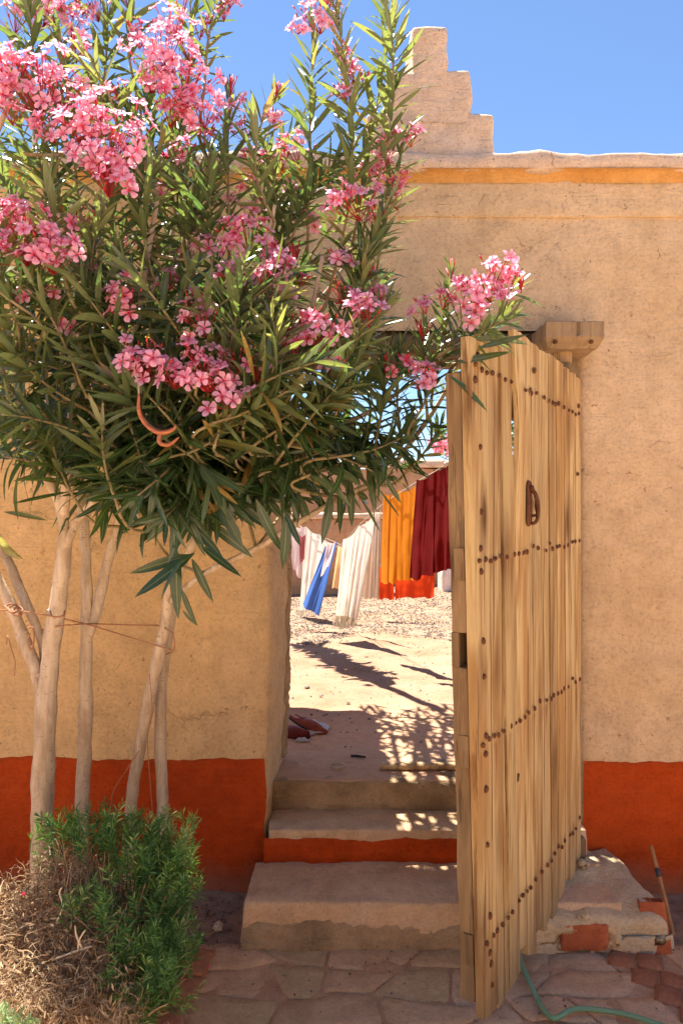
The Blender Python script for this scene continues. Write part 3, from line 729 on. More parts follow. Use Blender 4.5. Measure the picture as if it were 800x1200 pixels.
# nails: one shared head
def nailmesh():
    mb = MB(); vs = [(0,.0045,0)]; fs = []
    for r, y in ((.004,.0038),(.0064,.0012),(.007,-.002)):
        for k in range(9): a = 2*math.pi*k/9; vs.append((r*math.cos(a)*random.uniform(.85,1.15), y, r*math.sin(a)*random.uniform(.9,1.2)))
    for k in range(9): fs.append((0, 1+(k+1)%9, 1+k))
    for q in range(2):
        for k in range(9): a = 1+q*9+k; b = 1+q*9+(k+1)%9; fs.append((a, b, b+9, a+9))
    mb.add(vs, fs); return mb.mesh('nail', M['rust'])
nm = nailmesh(); nm2 = nailmesh()
def nail(x, z, sc=1.): 
    o = link('nail', nm if random.random() < .5 else nm2, door); o.location = (x, .0035, z); o.scale = (sc*random.uniform(.85, 1.25), 1, sc*random.uniform(.9, 1.3))
for zf, zh in ((2.0, 1.985), (1.465, 1.48), (.955, .93), (.385, .36)):
    for i in range(NP):
        for f_ in (((.5+random.uniform(-.2,.2),) if i in (0, 2, 6) else (.25+random.uniform(-.08,.08), .76+random.uniform(-.08,.08))) if i != NP-1 else (.12, .42, .80)):
            u = us[i]+(us[i+1]-us[i])*f_; z = zh+(zf-zh)*u+random.uniform(-.007, .007)+(.02 if random.random() < .1 else 0)
            nail(lx(u, z)+random.uniform(-.004, .004), z)
for u, z in ((.96, 2.03), (.975, 1.96), (.955, 1.78), (.955, 1.60), (.965, 1.50), (.965, 1.435), (.96, 1.24), (.96, 1.14), (.955, .97), (.96, .92), (.962, .82), (.962, .66), (.955, .45), (.96, .345), (.955, .31), (.95, .245), (.53, 2.07), (.56, 1.99), (.06, 1.75), (.05, 2.02)):
    nail(lx(u, z), z, 1.2)
# iron pull: a long rounded back plate with a boss, loop and hasp
pk = MB()
px_, pz_ = lx(.590, 1.62), 1.628
vs = []; fs = []; N = 16
for (r, y) in ((1.06, .002), (1., .0065), (.6, .008), (.0, .009)):
    for k in range(N):
        a = 2*math.pi*k/N; X = math.cos(a)*.021*r*(1+.12*noise.noise(Vector((a, 0, 3)))); Z = math.sin(a)*.070*r; Z = max(min(Z, .075), -.075)
        if abs(math.sin(a)) > .3: Z = math.copysign(.045*r+.027*r*abs(math.sin(a)), math.sin(a))
        X += .004*(Z < 0); vs.append((px_+X, y, pz_+Z))
for q in range(3):
    for k in range(N): fs.append((q*N+(k+1)%N, q*N+k, (q+1)*N+k, (q+1)*N+(k+1)%N))
pk.add(vs, fs); plate = pk.build('pull_plate', M['rust'], door, local=True)
mb = MB(); tube(mb, [(px_+.002, .006, pz_+.045), (px_+.004, .024, pz_+.03), (px_-.006, .030, pz_-.02), (px_-.012, .022, pz_-.058), (px_-.004, .008, pz_-.066)], [.007, .007, .0065, .006, .006], 7, 4); o = mb.build('pull_loop', M['rust'], plate, local=True)
mb = MB(); lump(mb, (px_+.003, .012, pz_+.048), .013, .9); mb.build('boss', M['rust'], plate, local=True)
mb = MB(); tube(mb, [(px_-.010, .010, pz_-.040), (px_-.030, .018, pz_-.038), (px_-.050, .012, pz_-.030), (px_-.058, .006, pz_-.012), (px_-.062, .005, pz_+.012)], [.0045, .005, .0045, .004, .004], 6, 3); mb.build('hasp', M['rust'], door, local=True)
mb = MB()   # old key slot and knot hole
v, f = rbox((lx(.72,.76)-.014, -.002, .755), (lx(.72,.76)+.012, .006, .782), .008, .006, (), .003, 40.); mb.add(v, f); mb.build('wooden_peg', M['stile'], door, local=True)

# pivot post and its carved capital
post = thing('pivot_post', 'round wooden pivot post behind the hinge edge of the door', 'post', (.905, 3.035, .16))
mb = MB(); tube(mb, [(.905, 3.035, .16), (.907, 3.035, 1.0), (.905, 3.033, 1.8), (.906, 3.03, 2.30)], [.040, .038, .037, .036], 12, 6, .12); mb.build('shaft', M['cap_wood'], post)
mb = MB(); v, f = rbox((.905, 2.985, .155), (.985, 3.09, .285), .012, .03, (), .006, 12.); mb.add(v, f); mb.build('foot_block', M['stile'], post)
caph = thing('pivot_bracket', 'chunky wooden bracket block set in the wall, capping the pivot post', 'bracket', (.925, 3.05, 2.24))
def capd(p):
    x, y, z = p
    k = max(0, (2.287-z)/.03)
    x = .918+(x-.918)*(1-.13*min(1, k)); y = y+.035*min(1, k)*(y < 3.03)
    if abs(x-.930-.004*math.sin(z*90)) < .006 and y < 2.93 and z > 2.29: y += .012
    return (x, y, z)
mb = MB(); v, f = rbox((.800, 2.905, 2.250), (1.035, WY+.03, 2.352), .008, .011, (), .005, 11., capd, 3); mb.add(v, f); mb.build('bracket_block', M['cap_wood'], caph, smooth=False)
for x in (.842, .983):
    mb = MB(); tube(mb, [(x, 2.935, 2.275), (x, 2.912, 2.270)], [.007, .009], 7, 1); mb.build('peg', M['rust'], caph)

# ============================================================ THE OLEANDER
ol = thing('oleander', 'large pink-flowering oleander with several pale bare stems, filling the left of the view', 'oleander', tuple(P(60, 1144, 2.55)))
def pts(*a): return [P(x, y, d) for x, y, d in a]
K = 1/F
def stem(name, path, wpx, ns=10, mat='bark', wob=.18):
    pp = pts(*path); n = len(pp); r = [wpx[i]*.5*K*path[i][2] for i in range(n)]
    mb = MB(); tube(mb, pp, r, ns+4, 8, wob)
    rs = random.getstate(); random.seed(int(path[0][0]*7+path[0][1]))
    for k in range(3 if wpx[0] > 8 else 0):       # old branch scars
        i = random.randrange(n-1); t = random.random(); c = pp[i].lerp(pp[i+1], t); rr = r[i]+(r[i+1]-r[i])*t
        a = random.uniform(0, 6.28); dv = Vector((math.cos(a), -abs(math.sin(a)), .2)).normalized()
        tube(mb, [c+dv*rr*.7, c+dv*(rr*1.18)], [rr*.42, rr*.24], 7, 1, .3)
    random.setstate(rs)
    return mb.build(name, M[mat], ol)
stem('trunk', [(54,1150,2.54),(50,1010,2.54),(50,930,2.54),(53,850,2.54),(56,800,2.54),(62,745,2.54),(71,690,2.53),(76,640,2.52),(77,620,2.52)], [31,27,26,25,22,20,18,17,15])
stem('trunk', [(52,838,2.55),(45,795,2.55),(30,755,2.57),(12,708,2.58),(-8,668,2.58),(-40,600,2.6)], [15,16,15,13,12,12])
stem('trunk', [(52,785,2.60),(48,748,2.61),(30,705,2.63),(8,655,2.66),(-14,610,2.7)], [9,10,11,11,10])
stem('trunk', [(100,1060,2.66),(95,990,2.66),(97,930,2.66),(100,850,2.66),(101,770,2.66),(102,700,2.66),(101,650,2.66),(98,600,2.65),(92,550,2.6),(88,480,2.5)], [20,18,17,16,15,13,12,12,11,9])
stem('trunk', [(105,745,2.65),(116,705,2.66),(127,655,2.67),(139,612,2.66),(140,560,2.6),(160,480,2.5)], [10,13,12,11,10,8])
stem('trunk', [(152,1060,2.74),(150,1000,2.74),(154,940,2.74),(163,880,2.73),(176,815,2.72),(188,760,2.70),(197,708,2.68),(204,660,2.62),(212,600,2.5),(225,520,2.4)], [14,14,14,15,15,15,14,12,11,9])
stem('trunk', [(178,1025,2.68),(187,985,2.72),(191,950,2.76),(188,880,2.78),(190,800,2.78),(197,745,2.76),(203,705,2.74),(206,650,2.7),(220,580,2.6)], [12,13,14,14,13,13,12,10,8])
stem('limb', [(77,628,2.52),(70,590,2.5),(58,565,2.46),(40,530,2.4),(20,430,2.3),(25,300,2.2)], [13,12,11,10,9,6])
stem('limb', [(78,640,2.51),(92,610,2.50),(110,588,2.47),(125,560,2.4),(150,470,2.3),(165,350,2.2),(185,230,2.15)], [11,10,10,9,9,8,5])
stem('limb', [(75,610,2.52),(78,560,2.45),(85,480,2.4),(95,380,2.3),(70,250,2.25)], [12,11,10,9,5])
stem('limb', [(212,620,2.5),(232,520,2.4),(262,430,2.3),(300,340,2.25),(322,240,2.2)], [10,10,9,7,4])
stem('limb', [(204,690,2.66),(225,640,2.55),(262,590,2.45),(310,520,2.35),(350,430,2.25),(378,300,2.2)], [9,9,9,8,7,5])
stem('limb', [(200,705,2.66),(240,672,2.55),(300,643,2.46),(345,615,2.42),(400,583,2.38),(445,560,2.35),(480,520,2.33),(515,470,2.32),(540,420,2.3)], [8,7,7,7,6,6,6,5,4])
stem('limb', [(262,590,2.45),(310,560,2.4),(350,535,2.36),(400,500,2.32),(440,478,2.3),(480,450,2.28)], [8,7,7,6,5,4])
stem('limb', [(160,480,2.5),(180,380,2.6),(200,280,2.65),(240,180,2.7)], [8,8,6,4])
stem('limb', [(40,530,2.4),(-10,400,2.2),(-30,250,2.1),(10,120,2.1)], [10,9,8,5])
stem('limb', [(225,520,2.4),(330,400,2.5),(400,320,2.55),(440,220,2.5)], [8,8,7,4])
stem('limb', [(88,480,2.5),(110,360,2.6),(120,240,2.65),(110,120,2.6)], [9,8,6,4])
skel = []
for path in ([(20,430,2.3),(25,300,2.2),(30,180,2.2)], [(150,470,2.3),(165,350,2.2),(185,230,2.15)], [(85,480,2.4),(95,380,2.3),(70,250,2.25)], [(262,430,2.3),(300,340,2.25),(322,240,2.2)], [(310,520,2.35),(350,430,2.25),(378,300,2.2)], [(400,583,2.38),(445,560,2.35),(480,520,2.33),(515,470,2.32),(540,420,2.3)], [(300,560,2.4),(400,500,2.32),(480,450,2.28)], [(180,380,2.6),(200,280,2.65),(240,180,2.7)], [(-10,400,2.2),(-30,250,2.1),(10,120,2.1)], [(330,400,2.5),(400,320,2.55),(440,220,2.5)], [(110,360,2.6),(120,240,2.65),(110,120,2.6)], [(40,530,2.4),(20,430,2.3)], [(212,600,2.5),(225,520,2.4)], [(125,560,2.4),(150,470,2.3)], [(240,672,2.55),(300,643,2.46)]):
    pp, _ = smooth_path(pts(*path), [1]*len(path), 5); skel += pp

# leaf templates: lanceolate, folded along the midrib, curved back
def leaf_t(curve, fold, twist, L=1., nseg=6):
    vs = []; fs = []
    for i in range(nseg+1):
        t = i/nseg; wd = .5*(math.sin(math.pi*min(1, t*.96+.02)**.85))**.8 if 0 < i < nseg else (.06 if i == 0 else .0)
        wd = .5*.15*max(wd*2, .05 if i == 0 else .02)
        z = -curve*t*t; x = t-curve*curve*.3*t*t; tw = twist*t
        for s_ in (-1, 0, 1):
            y = s_*wd; zz = abs(s_)*wd*fold
            vs.append((x, y*math.cos(tw)-zz*math.sin(tw), z+y*math.sin(tw)+zz*math.cos(tw)))
    for i in range(nseg):
        for k in (0, 1): a = i*3+k; fs.append((a, a+3, a+4, a+1))
    return np.array(vs), fs
random.seed(12)
LT = [leaf_t(random.uniform(-.06, .34), random.uniform(.15, .6), random.uniform(-.9, .9)) for _ in range(6)]
TINTS = [.08, .22, .36, .5, .64, .78, .92]
leaves = []      # (template, matrix, tint)
def add_leaf(p, d, up, L, wsc, tint):
    d = d.normalized(); y = up.cross(d)
    if y.length < 1e-3: y = d.orthogonal()
    y.normalize(); n = d.cross(y)
    m = Matrix(((d.x*L, y.x*L*wsc, n.x*L, p.x), (d.y*L, y.y*L*wsc, n.y*L, p.y), (d.z*L, y.z*L*wsc, n.z*L, p.z), (0,0,0,1)))
    leaves.append((random.randrange(6), m, tint))
twigs = MB(); buds_loose = MB()
UP = Vector((0,0,1))
def shoot(base, tip, n, L0, droop, tint, bend=.04, a0=72, a1=22, start=.12, tuft=True, wsc=1.):
    base = Vector(base); tip = Vector(tip); ax = tip-base; ln = ax.length
    mid = (base+tip)/2+Vector((random.gauss(0, bend), random.gauss(0, bend), random.gauss(0, bend*.5)))*ln*3
    def pos(t): return base*(1-t)**2+mid*2*t*(1-t)+tip*t*t
    tube(twigs, [base, pos(.35), pos(.7), tip], [.0048, .004, .003, .002], 5, 2, 0, .9)
    ph = random.uniform(0, 6.28); k = 0; nw = max(3, n//3)
    for w_ in range(nw):
        t = start+(1-start)*(w_/(nw-1))**.9
        p = pos(t); tn = (pos(min(1, t+.03))-pos(max(0, t-.03))).normalized()
        al = R(a0+(a1-a0)*t**1.4+random.gauss(0, 7)); u = tn.orthogonal().normalized(); v_ = tn.cross(u); ph += 1.05+random.gauss(0, .15)
        L = L0*(1-.42*max(0, t-.62)/.38)*random.uniform(.8, 1.12)*(.75+.35*min(1, t*3))
        for q in range(3):
            if random.random() < .08: continue
            a = ph+q*2.094+random.gauss(0, .2); r = u*math.cos(a)+v_*math.sin(a)
            d = tn*math.cos(al)+r*math.sin(al); d = (d-UP*droop*random.uniform(.5, 1.3)*(1.1-t*.5)).normalized()
            nn = tn*math.sin(al)-r*math.cos(al)
            tt = tint+random.gauss(0, .11)+.16*(t-.6)
            if random.random() < .025: tt = .97
            add_leaf(p, d, nn, L*random.uniform(.86, 1.1), wsc*random.uniform(.85, 1.15), min(.98, max(.02, tt)))
def link_twig(base, tip=None):
    b = Vector(base); best = min(skel, key=lambda s: (s-b).length+(.25 if s.z > b.z else 0)); L = (best-b).length
    if L > .03:
        dv = (Vector(tip)-b).normalized() if tip is not None else UP
        q = b-dv*L*.45; pp = []
        for i in range(8):
            t = i/7; pp.append(best*(1-t)**2+q*2*t*(1-t)+b*t*t)
        tube(twigs, pp, [.0062-.0018*i/7 for i in range(8)], 6, 1, .15, .9)
# explicit shoots that make the outline: (base px,py,d, tip px,py,d, leaves, length, droop, tint)
EX = [
 (383,350,2.2, 388,-10,2.1, 96,.125,.0,.66), (360,300,2.3, 366,30,2.25, 66,.12,.0,.62), (425,270,2.25, 440,-40,2.1, 75,.125,.0,.66), (410,300,2.3, 462,-10,2.2, 60,.12,.0,.66),
 (440,330,2.3, 478,150,2.25, 42,.105,.0,.62), (425,340,2.2, 455,235,2.15, 36,.10,.0,.58), (405,420,2.15, 428,300,2.1, 36,.10,.0,.70), (395,480,2.1, 452,352,2.1, 42,.11,.0,.66),
 (322,260,2.2, 323,110,2.2, 45,.11,.0,.72), (305,300,2.3, 300,150,2.25, 42,.11,.0,.5), (270,300,2.25, 268,105,2.3, 48,.115,.0,.42), (345,290,2.4, 352,140,2.4, 39,.11,.0,.6),
 (250,330,2.2, 245,180,2.2, 42,.12,.0,.4), (182,330,2.15, 188,170,2.1, 54,.13,.0,.55), (150,330,2.2, 130,190,2.2, 42,.13,.0,.5), (225,320,2.4, 220,90,2.4, 54,.12,.0,.45),
 (95,260,2.3, 70,40,2.2, 60,.13,.0,.62), (60,300,2.3, 20,60,2.2, 60,.13,.0,.58), (110,150,2.3, 125,-30,2.3, 48,.12,.0,.62), (40,160,2.3, 30,-30,2.2, 48,.13,.0,.6), (80,100,2.4, 88,-40,2.4, 45,.13,.0,.6),
 (165,130,2.3, 168,-40,2.3, 36,.12,.0,.6), (215,120,2.4, 222,-30,2.4, 33,.11,.0,.6), (240,100,2.3, 262,-20,2.3, 33,.10,.0,.62), (140,160,2.1, 100,60,2.05, 24,.13,.05,.72),
 (20,380,2.0, -10,240,1.95, 42,.14,.0,.72), (80,340,2.0, 60,210,2.0, 39,.14,.0,.72), (110,380,2.1, 120,250,2.05, 36,.13,.0,.74),
 (505,470,2.3, 528,322,2.2, 54,.095,.0,.55), (515,430,2.2, 560,352,2.1, 42,.10,.05,.52), (530,430,2.2, 603,332,2.1, 48,.095,.05,.55), (500,480,2.2, 497,385,2.2, 36,.09,.0,.45), (525,410,2.1, 590,375,2.05, 24,.12,.1,.5),
 (470,520,2.3, 470,400,2.2, 45,.10,.0,.42), (440,520,2.2, 452,420,2.2, 42,.11,.0,.42), (480,500,2.2, 505,430,2.15, 33,.10,.05,.42), (470,560,2.3, 515,500,2.3, 36,.09,.1,.40), (440,560,2.3, 480,490,2.3, 36,.10,.1,.35),
 (330,500,2.1, 420,390,2.0, 45,.12,.1,.66), (340,520,2.1, 408,440,2.0, 42,.13,.1,.5), (260,500,2.0, 330,380,2.0, 45,.13,.05,.62), (240,440,2.0, 330,350,2.0, 42,.12,.05,.72),
]
for e in EX:
    b = P(*e[0:3]); t_ = P(*e[3:6]); link_twig(b, t_); shoot(b, t_, e[6], e[7], e[8], e[9])
random.seed(33)
def inpoly(x, y, poly):
    c = False
    for i in range(len(poly)):
        x1, y1 = poly[i]; x2, y2 = poly[i-1]
        if (y1 > y) != (y2 > y) and x < (x2-x1)*(y-y1)/(y2-y1)+x1: c = not c
    return c
def fill(poly, n, dr, Lr, nl, leafL, droop, tint, dirf, **kw):
    xs_ = [p[0] for p in poly]; ys_ = [p[1] for p in poly]; done = 0; got = []
    while done < n:
        best = None
        for _ in range(6):      # blue-noise placing
            x = random.uniform(min(xs_), max(xs_)); y = random.uniform(min(ys_), max(ys_))
            if not inpoly(x, y, poly): continue
            dd = min([(x-a)**2+(y-b)**2 for a, b in got] or [1e9])
            if best is None or dd > best[0]: best = (dd, x, y)
        if best is None: continue
        _, x, y = best; got.append((x, y)); done += 1
        d = random.uniform(*dr); tip = P(x, y, d); dv = dirf(x, y).normalized(); L = random.uniform(*Lr)
        b = tip-dv*L; link_twig(b, tip); shoot(b, tip, int(random.uniform(*nl)), leafL*random.uniform(.88, 1.12), droop*random.uniform(.6, 1.3), tint+random.gauss(0, .09), **kw)
def upfan(x, y): return Vector(((x-190)/420+random.gauss(0, .16), random.gauss(-.12, .25), 1.0))
def outfan(x, y): return Vector(((x-190)/230+random.gauss(0, .35), -.45+random.gauss(0, .35), .55-(y-420)/300+random.gauss(0, .2)))
def downfan(x, y): return Vector(((x-190)/240+random.gauss(0, .4), -.4+random.gauss(0, .4), -.55+random.gauss(0, .25)))
upper = [(-40,90),(60,60),(150,100),(200,70),(250,150),(330,160),(400,180),(450,200),(455,330),(400,400),(300,360),(100,350),(-40,330)]
mid = [(-40,300),(120,280),(300,300),(430,320),(460,380),(470,440),(430,500),(330,520),(-40,520)]
low = [(-40,430),(100,440),(300,430),(420,470),(500,500),(480,545),(400,570),(340,590),(260,600),(180,590),(100,560),(-40,545)]
fill(upper, 42, (2.2, 2.75), (.24, .38), (33, 48), .130, 0., .46, upfan)  # upper shoots tinted olive: sun through the leaves put into their colour
fill(mid, 42, (2.0, 2.6), (.22, .34), (24, 39), .15, .06, .42, outfan, a0=78, a1=28, wsc=1.12)
fill(mid, 24, (1.85, 2.1), (.2, .3), (27, 36), .14, .04, .55, outfan, a0=74, a1=24)
fill(low, 38, (2.05, 2.6), (.18, .30), (21, 33), .155, .38, .16, outfan, a0=85, a1=40, wsc=1.15)
fill([(120,520),(300,520),(290,600),(225,625),(160,600)], 14, (2.0, 2.5), (.16, .24), (21, 30), .145, .6, .10, downfan, a0=80, a1=40, wsc=1.2)
fill([(300,520),(460,500),(450,560),(380,585),(310,590)], 14, (2.1, 2.5), (.14, .22), (18, 27), .13, .6, .12, downfan, a0=80, a1=40, wsc=1.15)
# the few big leaves that hang in front of the wall and the doorway
def bl(x0, y0, x1, y1, d, tint=.08, wsc=1.15, dd=0., nrm=None):
    a = P(x0, y0, d); b = P(x1, y1, d-dd); add_leaf(a, b-a, nrm or Vector((random.gauss(0,.4), -1, .5)), (b-a).length, wsc, tint)
for q in [(222,650,152,672),(228,648,158,700),(215,655,183,702),(236,640,283,676),(225,655,250,707),(206,640,207,728),(213,690,231,735),(240,610,300,650),(300,585,330,655),(336,600,334,672),(352,640,333,598),(388,575,380,640),(340,585,352,610),
          (235,560,290,640),(250,570,318,618),(262,560,300,620),(212,560,150,590),(225,575,160,640),(235,585,190,660),(140,560,100,588),(30,545,22,592),(60,540,40,580),(410,560,412,618),(432,540,440,600),(398,570,398,626),(345,560,330,600),(215,600,246,650),(222,610,262,655),(230,560,330,585),(214,715,231,734),(470,530,500,560),(452,560,470,590),(500,500,530,500),(360,500,400,560),(330,480,390,545)]:
    bl(*q, random.uniform(2.15, 2.4))
bl(560,408,618,392,2.0,.45); bl(552,398,625,389,2.02,.6,.8); bl(535,425,600,412,2.0,.5); bl(525,440,575,478,2.0,.4,.8); bl(600,345,640,352,2.05,.4,.5); bl(5,600,55,607,2.4,.6,.8); bl(0,640,22,655,2.2,.85,1.6); bl(-10,620,20,660,2.2,.85,1.3)

# dense leaves as one mass, the 300 that show largest as parts of their own
def score(L):
    m = L[1]; p = m.translation; x = 400+F*p.x/p.y; y = 600-F*(p.z-EYE)/p.y
    if not (0 < x < 790 and 10 < y < 740): return 0
    d = Vector((m[0][0], m[1][0], m[2][0])); n_ = Vector((m[0][2], m[1][2], m[2][2])).normalized(); view = (p-Vector((0,0,EYE))).normalized()
    dp = (d-view*d.dot(view)).length
    return dp/p.y*(.35+.65*abs(n_.dot(view)))*(1.25 if p.y < 2.15 else (1. if p.y < 2.4 else .7))
order = sorted(range(len(leaves)), key=lambda i: -score(leaves[i])); big = set(order[:300])
fm = MB(); V_ = []; T_ = []; cnt = 0
tm = {}
loc = Vector(ol.location)
for i, (k, m_, tint) in enumerate(leaves):
    if i in big:
        ti = min(range(7), key=lambda q: abs(TINTS[q]-tint)); key = (k, ti)
        if key not in tm:
            b = MB(); b.add(LT[k][0].tolist(), LT[k][1], TINTS[ti]); b.r = [0., 1., 0.]*7; tm[key] = b.mesh('leaf', M['leaf'])
        o = link('leaf', tm[key], ol); m2 = m_.copy(); m2.translation = m_.translation-loc; o.matrix_local = m2
    else:
        A = np.array(m_)
        v = LT[k][0] @ A[:3,:3].T + A[:3,3]
        fm.add(v, LT[k][1], tint)
fm.r = [0., 1., 0.]*(fm.n//3)
o = fm.build('foliage', M['leaf'], ol); o['kind'] = 'stuff'
o = twigs.build('twigs', M['bark'], ol); o['kind'] = 'stuff'
print('oleander leaves', len(leaves))

# flowers
def flower_t(seed):
    random.seed(seed); vs = []; fs = []; ts = []
    for p_ in range(5):
        a = p_*2*math.pi/5+random.uniform(-.12, .12); L = random.uniform(.9, 1.08); cup = random.uniform(.1, .45); b = len(vs)
        for i, (r, wd, z) in enumerate(((.06, .05, -.25), (.28, .13, 0.0), (.62, .33, .06), (.88, .36, .02), (1.0, .20, -.04))):
            for s_ in (-1, 0, 1):
                x = r*L; y = s_*wd+.10*r*r; zz = z+cup*r*r*.5+abs(s_)*.06*(1 if i > 1 else 3)+(s_*.10 if i > 2 else 0)+random.uniform(-.03,.03)
                if s_ == 0 and i == 4: x += .03
                vs.append((x*math.cos(a)-y*math.sin(a), x*math.sin(a)+y*math.cos(a), zz)); ts.append((.15, .35, .65, .8, .85)[i])
        for i in range(4):
            for k in (0, 1): q = b+i*3+k; fs.append((q, q+3, q+4, q+1))
    b = len(vs)      # frilled throat and tube
    for z, r in ((.12, .10), (-.25, .07), (-.8, .035)):
        for k in range(6): a = k*math.pi/3; vs.append((r*math.cos(a), r*math.sin(a), z)); ts.append(.05)
    for q in range(2):
        for k in range(6): fs.append((b+q*6+k, b+q*6+(k+1)%6, b+(q+1)*6+(k+1)%6, b+(q+1)*6+k))
    return vs, fs, ts
FT = [flower_t(s) for s in (1,2,3,4,5)]
def mesh_flower(k, shift):
    me = MB(); vs, fs, ts = FT[k]; me.add(vs, fs); me.t = [min(1, max(0, t+shift)) for t in ts]; return me.mesh('flower', M['petal'])
FM = {(k, s): mesh_flower(k, sh) for k in range(5) for s, sh in enumerate((-.22, 0, .14))}
random.seed(77)
CL = [(38,100,44,2.0,2),(5,90,30,2.0,2),(75,110,25,2.05,2),(122,172,50,1.95,2),(100,150,30,1.95,2),(125,205,34,1.93,1),(190,60,36,2.1,2),(212,100,38,2.1,2),(180,90,26,2.15,2),(235,130,26,2.1,1),(200,130,26,2.1,1),
      (30,282,42,1.95,1),(58,300,30,1.93,2),(10,270,26,2.0,1),(88,265,24,2.1,0),(150,355,27,2.0,1),(170,428,30,1.95,2),(205,440,24,1.95,1),(245,440,30,1.95,2),(262,462,26,1.93,2),(238,382,20,2.0,1),(232,360,17,2.05,1),
      (375,392,27,2.0,2),(360,375,18,2.0,1),(430,368,22,2.0,2),(400,345,16,2.05,0),(415,240,28,2.1,2),(395,235,15,2.1,1),(325,308,20,2.05,2),(318,295,14,2.1,1),(285,278,26,2.15,1),(268,285,17,2.15,1),(305,325,14,2.0,1),(335,320,12,2.05,2),
      (350,180,22,2.3,1),(330,190,14,2.3,1),(300,190,18,2.3,1),(285,155,16,2.3,1),(482,162,13,2.2,2),(460,165,15,2.25,1),(440,185,18,2.3,1),(435,215,18,2.25,1),(468,215,11,2.2,1),(375,18,26,2.15,2),(385,0,20,2.15,1),(50,10,30,2.3,1),(85,25,24,2.3,1),(15,20,24,2.3,1),
      (110,8,22,2.3,1),(150,0,22,2.3,0),(262,12,16,2.3,1),(270,0,12,2.3,1),(235,35,14,2.3,1),(222,60,16,2.3,1),(412,88,13,2.2,1),(425,95,8,2.2,0),(215,175,18,2.3,1),(270,130,16,2.3,1),(245,200,14,2.35,1),(205,190,14,2.35,0),
      (570,342,24,2.05,2),(548,352,20,2.05,1),(582,320,20,2.05,2),(600,326,10,2.05,1),(560,370,15,2.03,2),(497,360,12,2.1,2),(492,445,17,2.08,2),(505,440,10,2.08,1),(452,430,12,2.15,0),(270,400,14,2.1,1),(265,322,10,2.1,1),(300,450,12,2.0,0),(342,385,12,2.05,0),
      (60,345,9,2.0,0),(445,345,8,2.15,1),(352,330,10,2.1,0),(210,298,9,2.4,1),(150,290,9,2.4,0),(230,262,9,2.4,1)]
for (x, y, r_, d) in ((200,30,20,2.2),(165,45,16,2.2),(240,160,14,2.2),(260,235,13,2.3),(190,230,14,2.3),(310,240,12,2.3),(290,215,10,2.3),(350,225,13,2.3),(360,260,12,2.3),(240,290,12,2.2),(200,330,13,2.1),(285,335,12,2.1),(330,345,12,2.1),(400,300,13,2.15),(430,320,12,2.15),(385,430,11,2.05),(110,310,12,2.1),(70,380,10,2.05),(30,350,12,2.0),(140,110,14,2.1),(90,60,18,2.2),(350,30,12,2.2),(395,60,11,2.15),(405,110,12,2.15),(450,190,12,2.2),(465,240,10,2.2),(440,255,12,2.15),(320,140,9,2.2),(290,250,11,2.25),(15,130,22,2.0),(60,155,18,2.0),(345,410,13,2.0),(310,425,9,2.0),(225,415,14,1.95),(280,425,14,1.95),(475,425,9,2.1),(520,355,12,2.1),(590,345,11,2.03),(545,335,12,2.06)):
    CL.append((x, y, r_, d, random.choice((0, 1, 1, 2, 2))))
nind = 0
